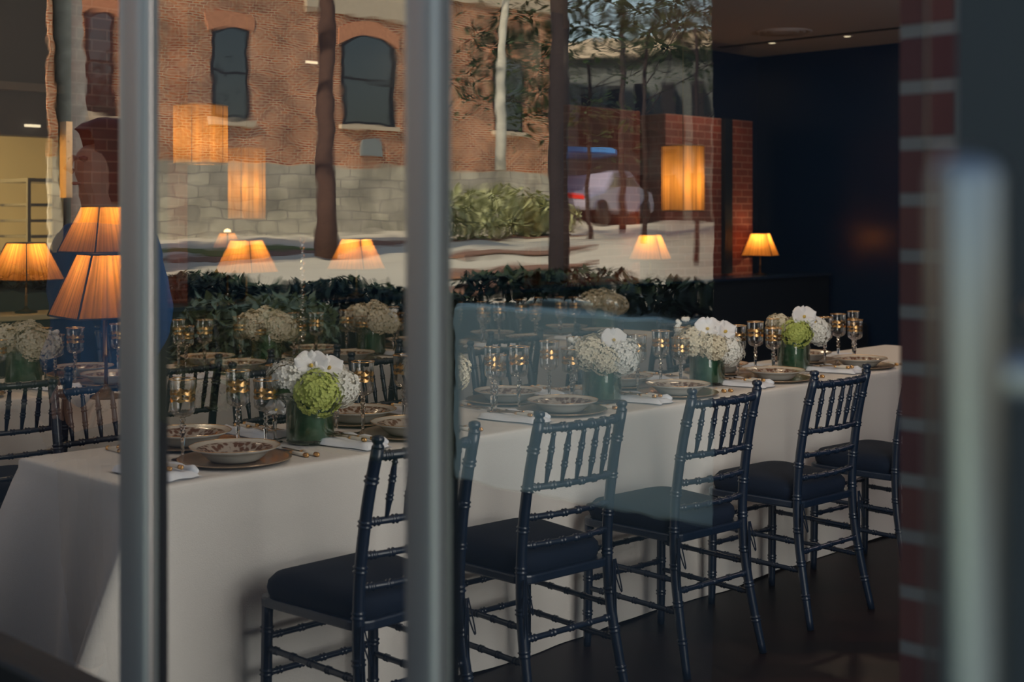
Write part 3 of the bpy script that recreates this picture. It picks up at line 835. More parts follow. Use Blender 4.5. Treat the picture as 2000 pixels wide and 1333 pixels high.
arrangement(5.45, 3.49, TZ, [('c', .055, (-.065, -.02, .21), .9), ('g', .066, (.005, .045, .180), .95), ('w', .060, (.11, 0, .185), 1.05), ('w', .050, (.04, -.05, .21), .9)],
            [((.035, .05, .255), -.4, .1, 1.35), ((.085, .03, .225), -.5, .6, 1.1)], [], 'white and pale lime flowers in the fourth green vase nearest the pier', 'flower vases on the front table')
arrangement(3.15, 3.45, TZ, [('w', .070, (-.04, .02, .19), .9), ('c', .066, (.05, .03, .185), .9)], [], [], 'white hydrangeas hidden behind the thick centre window post', 'flower vases on the front table')
for a, lb in ((2.64, 'cream hydrangeas at the left edge on the back table'), (3.88, 'cream hydrangeas on the back table above the left goblets'), (4.54, 'cream hydrangeas on the back table left of the centre window post'), (6.41, 'cream hydrangeas on the back table before the middle brick column')):
    arrangement(a, 5.48, TZ, [('c', .075, (-.06, .02, .195), .9), ('c', .072, (.05, .03, .19), .95), ('c', .07, (0, -.04, .21), .9), ('c', .06, (.09, -.02, .17), .9)], [], [], lb, 'flower vases on the back table', rz=random.uniform(-.4, .4), sprig=(.12, 0, .2))

# ================================================================== LAMPS
def square_shade(h, wt, wb, seg=14):
    """four-sided tapered pleated shade, open top and bottom"""
    mb = MB(); rows = 6; vs = []
    per = []
    for k in range(4):
        for i in range(seg):
            per.append((k, i/seg))
    m = len(per)
    for r in range(rows+1):
        w = wb+(wt-wb)*r/rows
        for q, (k, u) in enumerate(per):
            x, y = [(-1+2*u, -1), (1, -1+2*u), (1-2*u, 1), (-1, 1-2*u)][k]
            pl = 1+(.012 if q % 2 else -.012)*(0 if u == 0 else 1)
            vs.append((x*w*pl, y*w*pl, h*r/rows))
    mb.add(vs, [(r*m+i, r*m+(i+1) % m, (r+1)*m+(i+1) % m, (r+1)*m+i) for r in range(rows) for i in range(m)], True)
    return mb
def shade_binding(h, wt, wb, t=.004):
    mb = MB()
    for w, z in ((wt, h), (wb, 0)):
        P = [(w, w, z), (-w, w, z), (-w, -w, z), (w, -w, z), (w, w, z)]
        for i in range(4): mb.tube([P[i], P[i+1]], t, 6)
    for sx in (-1, 1):
        for sy in (-1, 1): mb.tube([(sx*wb*1.005, sy*wb*1.005, 0), (sx*wt*1.005, sy*wt*1.005, h)], t, 6)
    return mb
def bulb_light(name, parent, loc, power, col=(1, .62, .27), r=.03):
    L = bpy.data.lights.new(name, 'POINT'); L.energy = power; L.color = col; L.shadow_soft_size = r
    o = bpy.data.objects.new(name, L); link(o, parent); o.location = loc; return o
def table_lamp(a, n, z, label, rz=.5, size=1.0, stem=.19, power=5, floor=False):
    t = thing('floor_lamp' if floor else 'table_lamp', a, n, z, rz, label, 'lamp', None if floor else 'lamps along the back ledge')
    h, wt, wb = .213*size, .075*size, .150*size
    part('lamp_base', MB().lathe([(0, 0), (.062, 0), (.062, .012), (.03, .018), (.012, .03), (.008, .04)], 24), M_darkmetal, t)
    pst = MB().lathe([(.008, .03), (.007, stem*.5), (.010, stem*.52), (.007, stem*.55), (.006, stem+.03), (.012, stem+.035), (.012, stem+.06), (0, stem+.065)], 16)
    part('stem', pst, M_brass, t)
    s = part('lamp_shade', square_shade(h, wt, wb), M_shade, t); s.location = (0, 0, stem)
    b = part('shade_binding', shade_binding(h, wt, wb), M_trim, s)
    b2 = part('bulb', MB().lathe([(0, stem+.06), (.012, stem+.07), (.026, stem+.10), (.022, stem+.125), (0, stem+.135)], 16), mat('bulb_glow', (1, .8, .5), .4, emis=(1, .62, .28), estr=6), t)
    bulb_light('bulb_light', t, (0, 0, stem+.165*size), power)
    return t
LAMPS = [(3.60, 'square pleated lamp on the cream ledge at the left edge'), (5.11, 'pleated lamp on the ledge above the left hydrangea of the back table'),
         (6.03, 'pleated lamp on the ledge left of the centre window post'), (9.33, 'pleated lamp glowing on the ledge left of the corner brick column'), (11.03, 'small pleated lamp on the dark ledge at the corner brick column')]
for a, lb in LAMPS: table_lamp(a, 7.44, .93, lb, rz=.35, power=4.2)
table_lamp(5.35, 8.02, .93, 'smallest pleated lamp glowing far back above the ledge', rz=.2, size=.5, stem=.34, power=1.0)
# two larger shades left of the left window post
def at_px(px, dep): return to_an((px-1000)/F*dep, dep)
x = at_px(203, 6.35)
table_lamp(x[0], x[1], 0, 'tall floor lamp with a pleated shade, the upper of two big shades at the left', rz=.1, size=1.0, stem=1.315, power=2.8, floor=True)
x = at_px(207, 5.35)
table_lamp(x[0], x[1], TZ, 'big pleated lamp on the back table, the lower of two big shades at the left', rz=-.15, size=1.15, stem=.325, power=2.8)
# pendant lanterns
M_lant = translucent_mat('lantern_paper', (.5, .3, .1), (.95, .46, .10), pleat=22)
def pendant(px, dep, zb, zt, wpx, label, power):
    a, n = at_px(px, dep); r = wpx/2*dep/F
    t = thing('pendant_lantern', a, n, 0, .4, label, 'lamp', 'hanging lanterns')
    part('lantern_shade', MB().lathe([(r, zb), (r, zb+(zt-zb)*.5), (r, zt)], 40), M_lant, t)
    fr = MB()
    for z in (zb, zt): fr.tube([(r*cos(q*pi/16), r*sin(q*pi/16), z) for q in range(33)], .004, 6)
    for q in range(5): fr.tube([(r*1.003*cos(q*2*pi/5+.9), r*1.003*sin(q*2*pi/5+.9), zb), (r*1.003*cos(q*2*pi/5+.9), r*1.003*sin(q*2*pi/5+.9), zt)], .0022, 6)
    part('wire_frame', fr, M_brass, t)
    part('cord', MB().tube([(0, 0, (zb+zt)/2+.06), (0, 0, ZC)], .003, 6), M_trim, t)
    sp = MB()
    for q in range(3): sp.tube([(0, 0, zt-.01), (r*cos(q*2.09), r*sin(q*2.09), zt)], .002, 6)
    part('spider', sp, M_brass, t)
    part('bulb', MB().lathe([(0, (zb+zt)/2+.03), (.025, (zb+zt)/2+.045), (.025, (zb+zt)/2+.07), (0, (zb+zt)/2+.10)], 14), MATS['bulb_glow'], t)
    bulb_light('bulb_light', t, (0, 0, (zb+zt)/2-.03), power)
def zz(py, dep): return CAMZ+(HZ-py)*dep/F
pendant(1334, 9.0, zz(412, 9), zz(286, 9), 84, 'orange cylinder lantern hanging before the corner brick column', 2.6)
pendant(392, 7.3, zz(320, 7.3), zz(207, 7.3), 104, 'orange lantern hanging just right of the left window post', 2.4)
pendant(482, 8.6, zz(428, 8.6), zz(290, 8.6), 72, 'lower narrow orange lantern behind the reflected brick wall', 2.0)

# small ceiling and wall fittings
M_dl = mat('downlight_glow', (1, .9, .7), .4, emis=(1, .80, .5), estr=2.2)
def fitting(px, py, label, r=.05):
    dep = F*(ZC-CAMZ)/(HZ-py); a, n = at_px(px, dep)
    t = thing('downlight', min(a, A1-.2), n, ZC, 0, label, 'light', 'recessed ceiling lights')
    part('trim_ring', MB().lathe([(r*.7, -.001), (r, -.006), (r*1.1, 0)], 20), M_ceiling, t)
    part('lens', MB().lathe([(0, -.002), (r*.7, -.001)], 16), M_dl, t)
fitting(1655, 71, 'recessed ceiling light right of the air vent')
fitting(1508, 84, 'recessed ceiling light near the room corner')
a, n = at_px(1532, F*(ZC-CAMZ)/(HZ-62))
t = thing('air_vent', a, n, ZC, 0, 'round ceiling air vent between the two small ceiling lights', 'vent')
for k in range(3): part('ring', MB().lathe([(.10+.06*k, -.002), (.13+.06*k, -.012), (.135+.06*k, 0)], 28), M_ceiling, t)
def wall_fit(px, py, nn, label):
    r = (px-1000)/F
    # a on plane n=nn
    a = (nn*DY+r*nn*DX)/(DX-r*DY); Y = a*DY+nn*DX; z = CAMZ+(HZ-py)*Y/F
    o = roomobj('wall_light', MB().box(a-.05, a+.05, nn-.02, nn, z-.008, z+.008), M_dl); tag(o, label, 'light', 'small strip lights high on the back wall')
wall_fit(607, 122, 8.19, 'small strip light high on the back wall between the two reflected arched windows')
wall_fit(1277, 28, 8.19, 'small strip light high at the back under the reflected sky')
wall_fit(62, 246, 8.19, 'small strip light above the kitchen pass')

# tall crystal candlestick on the back table
a, n = at_px(591, 7.2)
t = thing('candlestick', a, n, TZ, 0, 'tall beaded crystal candlestick on the back table', 'candlestick')
pr = [(0, 0), (.05, 0), (.05, .006), (.012, .014)]
for k in range(14):
    z = .02+.040*k; pr += [(.006, z), (.016, z+.012), (.016, z+.022), (.006, z+.034)]
pr += [(.018, .59), (.018, .61), (0, .61)]
part('beaded_column', MB().lathe(pr, 12, smooth=False), M_stem, t)

# ================================================================== THE STREET, seen only as a reflection in the window
M_xbrick = brick_mat('street_brick', (.56, .18, .065), (.33, .095, .045), (.62, .46, .30), ms=.014, vary=.4)
M_xbrick2 = brick_mat('grey_street_brick', (.15, .17, .16), (.11, .13, .13), (.24, .24, .22), vary=.2)
M_stone = brick_mat('rubble_stone', (.56, .52, .40), (.40, .37, .30), (.34, .31, .26), bw=.55, rh=.24, ms=.02, vary=.35)
M_pave = mat('pale_paving', (.78, .72, .56), .9, noise=.18, nscale=.6)
M_walk = mat('grey_sidewalk', (.36, .47, .50), .9, noise=.15, nscale=2)
M_planter = mat('pale_concrete', (.60, .84, .80), .85, noise=.15, nscale=2)
M_grass = mat('lawn', (.16, .20, .045), .95, noise=.4, nscale=4)
M_earth_shadow = mat('earth_and_painted_shadow', (.30, .16, .10), .95, noise=.2, nscale=3)  # soil of the bed, and the brown of the painted shadow stripes
M_bark = mat('dark_bark', (.035, .024, .022), .9, noise=.3, nscale=10, bump=.5, bscale=30)
M_syc = mat('sycamore_bark', (.62, .60, .50), .85, noise=.45, nscale=7)
M_hedge = mat('hedge_leaf', (.035, .06, .025), .6, noise=.3, nscale=15)
M_foliage = mat('tree_leaf', (.05, .09, .03), .6, noise=.3, nscale=8)
M_shrub = mat('sunny_shrub', (.50, .52, .26), .7, noise=.3, nscale=8)
M_wpane = mat('street_window_glass', (.02, .025, .03), .04, spec=.9, coat=1)
M_wframe = mat('black_sash', (.015, .012, .012), .5)
M_sill = mat('limestone', (.62, .52, .38), .8, noise=.1)
MIR = lambda a, n: (2*GL-a, n)
def ref_at_n(px, nn):
    r = (px-1000)/F; a = (nn*DY+r*nn*DX)/(DX-r*DY); return a
# ground
a1, n1 = REF(900, 3.0)
roomobj('pavement', MB().box(-3.5, GL-.08, N0-6, n1, -.06, -.01), M_walk, kind='structure')
roomobj('pavement_asphalt', MB().box(-3.5, GL-.08, n1, 14, -.06, -.012), mat('asphalt', (.012, .018, .02), .9, noise=.2, nscale=3), kind='structure')
BN = 23.2
gr = MB()
gr.add([(-4.2, -2, .80), (-4.2, 23.4, .95), (-26, 23.4, 1.36), (-26, -2, 1.30)], [(0, 1, 2, 3)], False)
gr.add([(-26, -2, 1.30), (-26, 23.4, 1.36), (-4.2, 23.4, .95), (-4.2, 60, 1.0), (-70, 60, 1.5), (-70, -30, 1.4)], [(0, 1, 2, 3, 4, 5)], False)
roomobj('street_ground', gr, M_pave, kind='structure')
def gz(a): return .88+(-4.2-a)/21.8*.46
def strip(pxa, da, pxb, db, wdt, name, m, z, label, cat):
    a0, n0 = REF(pxa, da); a1, n1 = REF(pxb, db)
    dx, dy = a1-a0, n1-n0; L = sqrt(dx*dx+dy*dy); ux, uy = -dy/L*wdt/2, dx/L*wdt/2
    P = [(a0+ux, n0+uy), (a1+ux, n1+uy), (a1-ux, n1-uy), (a0-ux, n0-uy)]
    vs = [(p[0], p[1], gz(p[0])+.005) for p in P]+[(p[0], p[1], gz(p[0])+.02+z) for p in P]
    o = roomobj(name, MB().add(vs, [(3, 2, 1, 0), (4, 5, 6, 7), (0, 1, 5, 4), (1, 2, 6, 5), (2, 3, 7, 6), (3, 0, 4, 7)], False), m); tag(o, label, cat); return o
a0, n0 = REF(885, 6.2)
o = roomobj('concrete_planter', MB().box(-4.2, -3.5, -2.0, 5.66, -.02, .98), M_planter, bevel=.02); tag(o, 'pale concrete planter reflected in the right-hand pane', 'planter')
o = roomobj('retaining_wall', MB().box(-4.2, -3.5, 5.68, 14.0, -.02, .84), M_hedge); tag(o, 'dark ivy-covered retaining wall reflected in the left panes', 'wall')
def leafcloud(name, boxes, count, size, m, label, cat, seed=1, ell=True):
    rg = random.Random(seed); mb = MB()
    tot = sum(b[6] for b in boxes)
    for b in boxes:
        k = int(count*b[6]/tot)
        for _ in range(k):
            while True:
                u, v, w = rg.uniform(-1, 1), rg.uniform(-1, 1), rg.uniform(-1, 1)
                if not ell or u*u+v*v+w*w < 1: break
            c = (b[0]+u*b[3], b[1]+v*b[4], b[2]+w*b[5])
            s = size*rg.uniform(.6, 1.3); t = rg.uniform(0, 6.28); p = rg.uniform(-.9, .9)
            ax = (cos(t)*cos(p), sin(t)*cos(p), sin(p)); bx = (-sin(t), cos(t), rg.uniform(-.4, .4))
            vs = [tuple(c[j]-ax[j]*s for j in range(3)), tuple(c[j]+bx[j]*s*.45 for j in range(3)), tuple(c[j]+ax[j]*s for j in range(3)), tuple(c[j]-bx[j]*s*.45 for j in range(3))]
            mb.add(vs, [(0, 1, 2, 3)], False)
    o = roomobj(name, mb, m); tag(o, label, cat); return o
leafcloud('hedge', [(-3.85, 1.0+i*.5, (1.08 if i < 10 else .95)+.03*sin(i*1.7), .33, .42, .10, 1) for i in range(24)], 15000, .04, M_hedge, 'dark clipped hedge reflected along the back of the room', 'hedge', 2)
bx = REF(415, 6.0); bx2 = REF(370, 5.2)
leafcloud('leafy_bush', [(bx[0], bx[1], .88, .18, .16, .26, 2), (bx[0]-.35, bx[1]-.05, .98, .3, .22, .16, 1)], 4500, .03, M_shrub, 'loose sunlit bush reflected beside the left window post', 'bush', 3)

# brick building A : face along a at n = BN
ba0, ba1 = 2*GL-ref_at_n(1088, BN), 2*GL-ref_at_n(95, BN)
bA = thing('brick_building', 0, 0, 0, label='sunlit orange brick building with arched windows, reflected in the glass', cat='building')
part('wall', MB().box(ba0, ba1, BN, BN+9, 2.62, 11), M_xbrick, bA)
part('stone_base', MB().box(ba0-.05, ba1+.05, BN-.10, BN+9, .9, 2.62), M_stone, bA)
part('limestone_band', MB().box(2*GL-20.3, 2*GL-17.4, BN-.06, BN, 5.95, 7.2), M_sill, bA)
part('limestone_band', MB().box(2*GL-25.2, 2*GL-21.2, BN-.06, BN, 6.6, 7.0), M_sill, bA)
def arch_win(va0, va1, z0, z1, rise):
    a0, a1 = 2*GL-va1, 2*GL-va0
    def outl(i):
        P = [(a0+i, z0+i), (a1-i, z0+i), (a1-i, z1-rise-i*.5)]
        k = 10
        for q in range(1, k):
            u = q/k; P.append((a1-i+(a0-a1+2*i)*u, z1-rise-i*.5+rise*sin(pi*u)*1.0))
        P.append((a0+i, z1-rise-i*.5)); return P
    w = part('window', MB().extrude_y(outl(0), BN-.03, BN+.05), M_wframe, bA)
    part('pane', MB().extrude_y(outl(.07), BN-.035, BN-.029), M_wpane, w)
    part('sill', MB().box(a0-.1, a1+.1, BN-.12, BN, z0-.12, z0), M_sill, w)
    L = MB(); k = 12; cx = (a0+a1)/2; hw = (a1-a0)/2
    pts = [(a0-.12+(a1-a0+.24)*q/k, z1-rise+rise*sin(pi*q/k)) for q in range(k+1)]
    ol = pts+[(p[0], p[1]+.33) for p in pts[::-1]]
    part('lintel', MB().extrude_y(ol, BN-.03, BN), mat('soldier_brick', (.62, .28, .15), .85, noise=.3, nscale=12), w)
    part('glazing_bar', MB().box(a0+.05, a1-.05, BN-.05, BN-.036, (z0+z1)/2-.03, (z0+z1)/2+.03), M_wframe, w)
arch_win(15.09, 15.96, 3.52, 5.40, .12)
arch_win(18.40, 19.88, 3.56, 5.55, .26)
arch_win(23.06, 24.04, 3.57, 5.48, .12)
arch_win(12.35, 12.95, 3.45, 5.4, .12)
va = 19.2; part('vent', MB().box(2*GL-19.45, 2*GL-18.95, BN-.05, BN, 2.84, 3.2), mat('grey_louvre', (.25, .28, .28), .6), bA)

# lower building B further along the street
Bp = [REF(1090, 44), REF(1520, 40), REF(1560, 52), REF(1100, 54)]
bB = thing('corner_building', 0, 0, 0, label='pale street building with a light cornice, reflected right of centre', cat='building')
part('wall', MB().prism(Bp, 1.0, 6.6), M_xbrick2, bB)
Bc = [REF(1080, 43.5), REF(1530, 39.5), REF(1570, 52.5), REF(1090, 54.5)]
part('cornice', MB().prism(Bc, 6.6, 7.15), M_sill, bB)
for px in (1130, 1185, 1240, 1295, 1350):
    d = 44-(px-1090)/430*4-.9
    q0 = REF(px, d); q1 = REF(px+24, d-.2); q2 = REF(px+24, d+1.3); q3 = REF(px, d+1.5)
    part('window', MB().prism([q0, q1, q2, q3], 3.6, 5.6), M_wframe, bB)
    part('window', MB().prism([q0, q1, q2, q3], 1.4, 2.9), M_wframe, bB)

# lawn, earth, shadow stripes painted as thin brown strips
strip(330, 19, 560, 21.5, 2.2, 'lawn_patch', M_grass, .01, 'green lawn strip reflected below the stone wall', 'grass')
strip(330, 16.5, 800, 23.5, 1.3, 'earth_bed', M_earth_shadow, 0, 'brown earth bed reflected below the stone wall', 'ground')
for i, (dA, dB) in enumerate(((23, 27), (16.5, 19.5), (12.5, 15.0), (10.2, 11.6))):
    strip(860, dA, 1120, dB, .5+.12*(3-i), 'painted_shadow_strip', M_earth_shadow, .004*i, ['top', 'second', 'third', 'lowest'][i]+' of four diagonal brown painted shadow stripes reflected right of centre', 'painted shadow')
bx = REF(900, 24); b2_ = REF(985, 26); b3_ = REF(1060, 27)
leafcloud('garden_shrub', [(bx[0], bx[1], 1.55, .9, .9, .5, 1), (b2_[0], b2_[1], 1.6, 1, 1, .55, 1), (b3_[0], b3_[1], 1.5, .8, .8, .4, 1)], 3500, .09, M_shrub, 'yellow-green shrubs reflected right of the centre window post', 'bush', 5)

# parked car, built simply but with body, cabin, wheels
cx, cy = REF(1165, 37)
car = thing('parked_car', cx, cy, 1.36, 2.367+.5, 'lavender-grey parked car reflected in the right-hand pane', 'car')
prof = [(-2.1, .35), (-2.15, .7), (-1.7, .85), (-1.1, .95), (-.7, 1.38), (.6, 1.42), (1.25, 1.0), (2.0, .88), (2.15, .6), (2.1, .35)]
part('body', MB().extrude_y(prof, -.8, .8), mat('car_paint', (.42, .40, .52), .2, coat=1), car, bevel=.06)
part('side_glass', MB().extrude_y([(-1.0, .98), (-.66, 1.32), (.55, 1.35), (1.1, 1.0)], -.812, .812), M_wpane, car)
for sx in (-1.35, 1.35):
    for sy in (-.78, .78):
        w = MB(); w.tube([(sx, sy-.1, .33), (sx, sy+.1, .33)], .33, 20); part('wheel', w, M_wframe, car)
part('tail_lamp', MB().box(-2.17, -2.1, -.7, .7, .65, .78), mat('red_lens', (.7, .03, .02), .3), car)
# blue cafe awning
q = [REF(1075, 36), REF(1200, 36), REF(1205, 37.2), REF(1078, 37.2)]
o = roomobj('blue_awning', MB().prism(q, 3.2, 3.36), mat('blue_canvas', (.02, .20, .55), .7)); tag(o, 'bright blue awning reflected right of the tree trunk', 'awning')

# trees
def branch(mb, p, d, r, L, depth, rg, tips):
    k = 5; pts = [p]; rr = [r]
    for i in range(k):
        d = [d[0]+rg.uniform(-.15, .15), d[1]+rg.uniform(-.15, .15), d[2]+rg.uniform(-.05, .12)]
        n_ = sqrt(sum(q*q for q in d)); d = [q/n_ for q in d]
        p = tuple(p[j]+d[j]*L/k for j in range(3)); pts.append(p); rr.append(r*(1-.5*(i+1)/k))
    mb.tube(pts, rr, 7 if depth > 1 else 5, caps=False)
    if depth == 0: tips.append(p); return
    for i in range(3 if depth > 1 else 4):
        q = pts[rg.randint(2, k)]
        nd = [d[0]+rg.uniform(-.9, .9), d[1]+rg.uniform(-.9, .9), d[2]*.6+rg.uniform(-.3, .5)]
        n_ = sqrt(sum(x*x for x in nd)); nd = [x/n_ for x in nd]
        branch(mb, q, nd, r*.45, L*.62, depth-1, rg, tips)
def tree(px, dep, r, h, barkm, label, seed, leaves=0, leafm=None, lean=(0, 0), z0=1.0, leaf=.07, depth=3):
    a, n = REF(px, dep); rg = random.Random(seed)
    t = thing('street_tree', a, n, z0, 0, label, 'tree', 'street trees seen as reflections')
    mb = MB(); pts = [(lean[0]*h*u+.04*r*sin(u*9)*3, lean[1]*h*u, h*u) for u in [i/10 for i in range(11)]]
    mb.tube(pts, [r*(1.25-.4*i/10 if i else 1.5) for i in range(11)], 14)
    part('trunk', mb, barkm, t)
    tips = []; bm_ = MB()
    for i in range(6):
        u = rg.uniform(.5, 1); p = (lean[0]*h*u, lean[1]*h*u, h*u); an = rg.uniform(0, 6.28)
        branch(bm_, p, (cos(an), sin(an), rg.uniform(.2, .8)), r*.4, h*.42, depth-1, rg, tips)
    part('branches', bm_, barkm, t)
    if leaves:
        mb = MB()
        for p in tips:
            for _ in range(leaves):
                c = [p[j]+rg.gauss(0, .28) for j in range(3)]; s = leaf*rg.uniform(.6, 1.3); a_ = rg.uniform(0, 6.28)
                ax = (cos(a_), sin(a_), rg.uniform(-.5, .5)); bx_ = (-sin(a_), cos(a_), rg.uniform(-.3, .3))
                mb.add([tuple(c[j]-ax[j]*s for j in range(3)), tuple(c[j]+bx_[j]*s*.45 for j in range(3)), tuple(c[j]+ax[j]*s for j in range(3)), tuple(c[j]-bx_[j]*s*.45 for j in range(3))], [(0, 1, 2, 3)], False)
        part('foliage', mb, leafm, t)
    return t
tree(637, 17, .10, 7.0, mat('brown_bark', (.10, .052, .036), .9, noise=.3, nscale=9, bump=.5, bscale=30), 'dark tree trunk reflected left of the centre window post', 11)
tree(158, 14, .13, 6.5, M_syc, 'mottled pale sycamore trunk reflected at the upper left', 12, lean=(.06, 0), z0=1.0)
tree(1092, 9, .055, 5.0, M_bark, 'dark slim trunk with drooping leaves reflected above the far chairs', 13, leaves=5, leafm=M_foliage, leaf=.06, z0=.9, depth=2)
tree(975, 20, .06, 5.0, M_syc, 'thin pale leaning trunk reflected right of the centre window post', 14, lean=(-.08, .04), z0=2.2)
tree(1215, 30, .06, 9, M_bark, 'bare-branched tree against the reflected sky', 15)
tree(1260, 22, .035, 3.4, M_bark, 'bushy dark tree reflected beside the hanging lantern', 17, leaves=45, leafm=M_foliage, leaf=.10)
tree(1150, 24, .035, 3.2, M_bark, 'bushy dark tree reflected beside the slim trunk', 19, leaves=40, leafm=M_foliage, leaf=.10)
tree(1360, 15, .02, 2.6, M_bark, 'small leafy tree reflected at the edge of the dark wall', 16, leaves=16, leafm=M_foliage, leaf=.05, depth=2)
# dark shopfront block at the far left of the reflection
db = [REF(-420, 12), REF(92, 13), REF(92, 17), REF(-420, 17)]
o = roomobj('shop_building', MB().prism(db, .85, 8), mat('dark_render', (.03, .027, .025), .8)); tag(o, 'dark building edge reflected at the extreme left', 'building')

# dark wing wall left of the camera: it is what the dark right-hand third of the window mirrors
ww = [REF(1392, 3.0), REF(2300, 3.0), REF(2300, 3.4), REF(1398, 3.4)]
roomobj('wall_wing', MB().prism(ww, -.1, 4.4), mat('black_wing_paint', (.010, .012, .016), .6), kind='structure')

# ------------------------------------------------------------------ passer-by in a blue jacket (mirrored at the left post)
def skin_obj(name, verts, edges, radii, m, parent, sub=2, root=0):
    me = bpy.data.meshes.new(name); me.from_pydata(verts, edges, []); me.update(); me.materials.append(m)
    o = bpy.data.objects.new(name, me); link(o, parent)
    o.modifiers.new('skin', 'SKIN')
    if not me.skin_vertices: 
        bpy.context.view_layer.objects.active = o
    lay = me.skin_vertices[0] if me.skin_vertices else None
    if lay:
        for i, r in enumerate(radii):
            lay.data[i].radius = r if hasattr(r, '__len__') else (r, r); lay.data[i].use_root = (i == root)
    s = o.modifiers.new('sub', 'SUBSURF'); s.levels = sub; s.render_levels = sub
    for p in me.polygons: p.use_smooth = True
    return o
def person():
    a, n = REF(205, 4.0)
    t = thing('person', a, n, 0, -pi/2, 'person in a blue denim jacket standing outside, mirrored at the left window post', 'person')
    # local: faces +y after rotation -> toward the glass
    skin = mat('skin', (.45, .27, .19), .55); den = mat('denim', (.07, .20, .42), .85, noise=.2, nscale=12, bump=.2, bscale=200); tr = mat('dark_trousers', (.02, .02, .03), .85); hair = mat('dark_hair', (.012, .010, .010), .6); shoe = mat('black_shoe', (.01, .01, .01), .5)
    V = [(0, 0, .95), (0, 0, 1.15), (0, .0, 1.36), (0, .0, 1.47), (0, .015, 1.53), (0, .02, 1.62), (0, .01, 1.70)]
    R = [(.14, .10), (.13, .09), (.15, .09), (.055, .055), (.05, .055), (.072, .088), (.055, .065)]
    E = [(0, 1), (1, 2), (2, 3), (3, 4), (4, 5), (5, 6)]
    def add(p, r, par): V.append(p); R.append(r); E.append((par, len(V)-1)); return len(V)-1
    for s in (-1, 1):
        k = add((s*.17, 0, 1.41), .05, 2); k = add((s*.235, -.03, 1.15), .040, k); k = add((s*.175, .06, 1.03), .030, k); w = add((s*.15, .085, 1.00), .024, k)
        k = add((s*.10, 0, .86), .085, 0); k = add((s*.10, .01, .50), .058, k); k = add((s*.105, -.02, .12), .040, k); k = add((s*.11, .06, .05), .035, k); add((s*.12, .13, .035), .03, k)
    b = skin_obj('body', V, E, R, skin, t)
    # hands: palm and fingers
    for s in (-1, 1):
        hv = [(s*.195, .12, .865), (s*.193, .135, .81)]; hr = [.022, (.030, .016)]; he = [(0, 1)]
        for q in range(4):
            x = s*.193; y0 = .105+.02*q
            L = (.030, .036, .034, .026)[q]
            hv.append((x, y0, .785)); hr.append(.0095); he.append((1, len(hv)-1))
            hv.append((x-s*.006, y0+.004, .785-L)); hr.append(.0085); he.append((len(hv)-2, len(hv)-1))
            hv.append((x-s*.018, y0+.006, .785-L*1.8)); hr.append(.0075); he.append((len(hv)-2, len(hv)-1))
        hv.append((s*.185, .165, .82)); hr.append(.010); he.append((1, len(hv)-1))
        hv.append((s*.175, .185, .79)); hr.append(.009); he.append((len(hv)-2, len(hv)-1))
        hv = [(p[0]-s*.075, p[1]-.065, p[2]+.135) for p in hv]
        skin_obj('hand', hv, he, hr, skin, t, 1)
    JV = [(0, 0, .88), (0, 0, 1.10), (0, 0, 1.34), (0, .0, 1.44)]; JR = [(.19, .14), (.18, .13), (.20, .125), (.085, .08)]; JE = [(0, 1), (1, 2), (2, 3)]
    for s in (-1, 1):
        JV.append((s*.175, 0, 1.40)); JR.append(.075); JE.append((2, len(JV)-1))
        JV.append((s*.245, -.03, 1.15)); JR.append(.062); JE.append((len(JV)-2, len(JV)-1))
        JV.append((s*.150, .10, 1.00)); JR.append(.052); JE.append((len(JV)-2, len(JV)-1))
    skin_obj('jacket', JV, JE, JR, den, t)
    TVv = [(0, 0, .95)]; TR = [(.16, .12)]; TE = []
    for s in (-1, 1):
        TVv.append((s*.10, 0, .84)); TR.append(.105); TE.append((0, len(TVv)-1))
        TVv.append((s*.10, .01, .50)); TR.append(.078); TE.append((len(TVv)-2, len(TVv)-1))
        TVv.append((s*.105, -.02, .10)); TR.append(.062); TE.append((len(TVv)-2, len(TVv)-1))
    skin_obj('trousers', TVv, TE, TR, tr, t)
    for s in (-1, 1):
        part('shoe', MB().lathe([(0, 0), (.05, 0), (.052, .03), (.045, .07), (.03, .09), (0, .095)], 16), shoe, t).location = (s*.11, .03, 0)
    hd = MB(); vs = []; 
    prof = [(.0, 1.775), (.05, 1.765), (.082, 1.73), (.094, 1.68), (.092, 1.63), (.082, 1.57), (.07, 1.52)]
    mb = MB(); seg = 20
    for r, z in prof:
        for i in range(seg):
            th = 2*pi*i/seg; rr = r*(1.05 if sin(th) < .3 else .72 if z < 1.70 else 1.0)
            vs.append((rr*cos(th), rr*1.12*sin(th)-.005, z))
    mb.add(vs, [(j*seg+i, j*seg+(i+1) % seg, (j+1)*seg+(i+1) % seg, (j+1)*seg+i) for j in range(len(prof)-1) for i in range(seg) if not (j >= 2 and 2 < i < 8)])
    part('hair', mb, hair, t, sub=1)
    fc = MB()
    for s in (-1, 1): fc.lathe([(0, 1.630), (.012, 1.635), (.013, 1.645), (0, 1.65)], 10, s*.033, .088)
    part('eyes', fc, mat('eye', (.05, .03, .02), .2), t)
    part('nose', MB().tube([(0, .098, 1.65), (0, .118, 1.615), (0, .100, 1.605)], [.007, .012, .008], 8), skin, t)
    part('mouth', MB().tube([(-.024, .092, 1.575), (0, .100, 1.574), (.024, .092, 1.575)], [.002, .005, .002], 8), mat('lips', (.35, .12, .10), .5), t)
    return t
person()

# ================================================================== LIGHT
w = bpy.data.worlds.new('sky'); S.world = w; w.use_nodes = True
nt = w.node_tree; bg = nt.nodes['Background']
sky = nt.nodes.new('ShaderNodeTexSky'); sky.sky_type = 'NISHITA'; sky.sun_disc = False; sky.sun_elevation = radians(27)
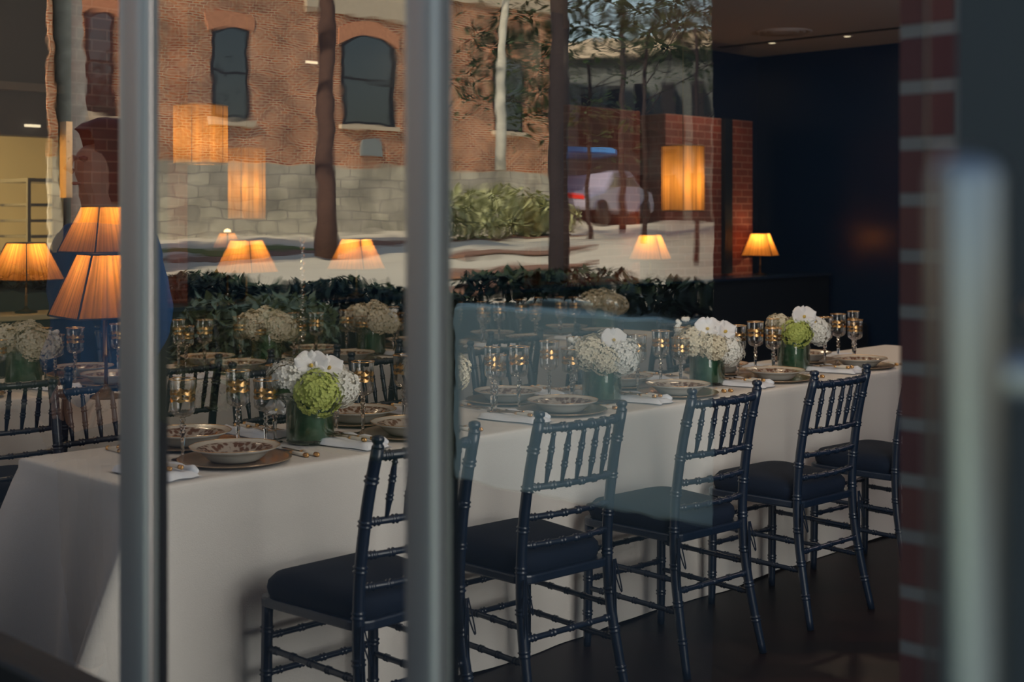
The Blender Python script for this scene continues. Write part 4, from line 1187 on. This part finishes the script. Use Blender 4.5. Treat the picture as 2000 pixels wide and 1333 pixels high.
# sun travels (virtual) from behind-left of the viewer onto the reflected facade
vv = (.40, .80, -.60); k = 2*(vv[0]*DX+vv[1]*DY); rv = (vv[0]-k*DX, vv[1]-k*DY, vv[2])
sky.sun_rotation = atan2(-rv[0], -rv[1]); sky.air_density = 1.2; sky.dust_density = 1.5
nt.links.new(sky.outputs[0], bg.inputs[0]); bg.inputs[1].default_value = .155
from mathutils import Vector
SL = bpy.data.lights.new('sun', 'SUN'); SL.energy = 3.9; SL.angle = radians(1.0); SL.color = (1, .86, .66)
so = bpy.data.objects.new('sun', SL); link(so); so.rotation_euler = Vector(rv).to_track_quat('-Z', 'Y').to_euler()
def area(name, a, n, z, dirv, sx, sy, power, col):
    L = bpy.data.lights.new(name, 'AREA'); L.shape = 'RECTANGLE'; L.size = sx; L.size_y = sy; L.energy = power; L.color = col
    o = bpy.data.objects.new(name, L); link(o); x, y = W(a, n); o.location = (x, y, z)
    dx, dy = W(dirv[0], dirv[1]); o.rotation_euler = Vector((dx, dy, dirv[2])).to_track_quat('-Z', 'Y').to_euler(); return o
area('window_daylight', 2.62, N0+.03, 1.65, (-.05, 1, 0), 1.25, 2.3, 92, (1, .92, .83))
area('ceiling_fill_light', 8.5, .55, 2.3, (0, .25, 1), 3.0, .2, 170, (1, .90, .90))  # fill added to brighten the ceiling, without any fixture
area('front_fill_light', 1.02, 4.9, 1.9, (1, -.1, 0), 3.2, 1.9, 17, (1, .76, .60))  # warm fill added inside the shop front to lift the cloth ends
area('kitchen_light', 3.2, 9.6, 2.78, (0, 0, -1), 1.6, 1.2, 170, (1, .74, .38))
for i, (a, n) in enumerate(((3.2, 2.6), (6.0, 4.4), (3.4, 6.2), (9.5, 5.5), (10.0, 7.0))):
    area('ceiling_spot_light', a, n, 3.17, (0, 0, -1), .3, .3, 14, (1, .74, .48))

# ================================================================== CAMERA
cam = bpy.data.cameras.new('camera'); co = bpy.data.objects.new('camera', cam); link(co)
co.location = (0, 0, CAMZ); co.rotation_euler = (pi/2, 0, 0)
cam.sensor_width = 36; cam.lens = 36*F/2000; cam.shift_y = -(666.5-HZ)/2000
cam.clip_start = .02; cam.clip_end = 300
cam.dof.use_dof = True; cam.dof.focus_distance = 4.7; cam.dof.aperture_fstop = 4.0
S.camera = co
S.view_settings.view_transform = 'Standard'; S.view_settings.look = 'None'; S.view_settings.gamma = 1; S.view_settings.use_curve_mapping = False
S.view_settings.exposure = 0
cy = S.cycles
cy.max_bounces = 10; cy.diffuse_bounces = 3; cy.glossy_bounces = 4; cy.transmission_bounces = 8; cy.transparent_max_bounces = 16
cy.sample_clamp_indirect = 3; cy.caustics_reflective = False; cy.caustics_refractive = False
cy.use_denoising = True
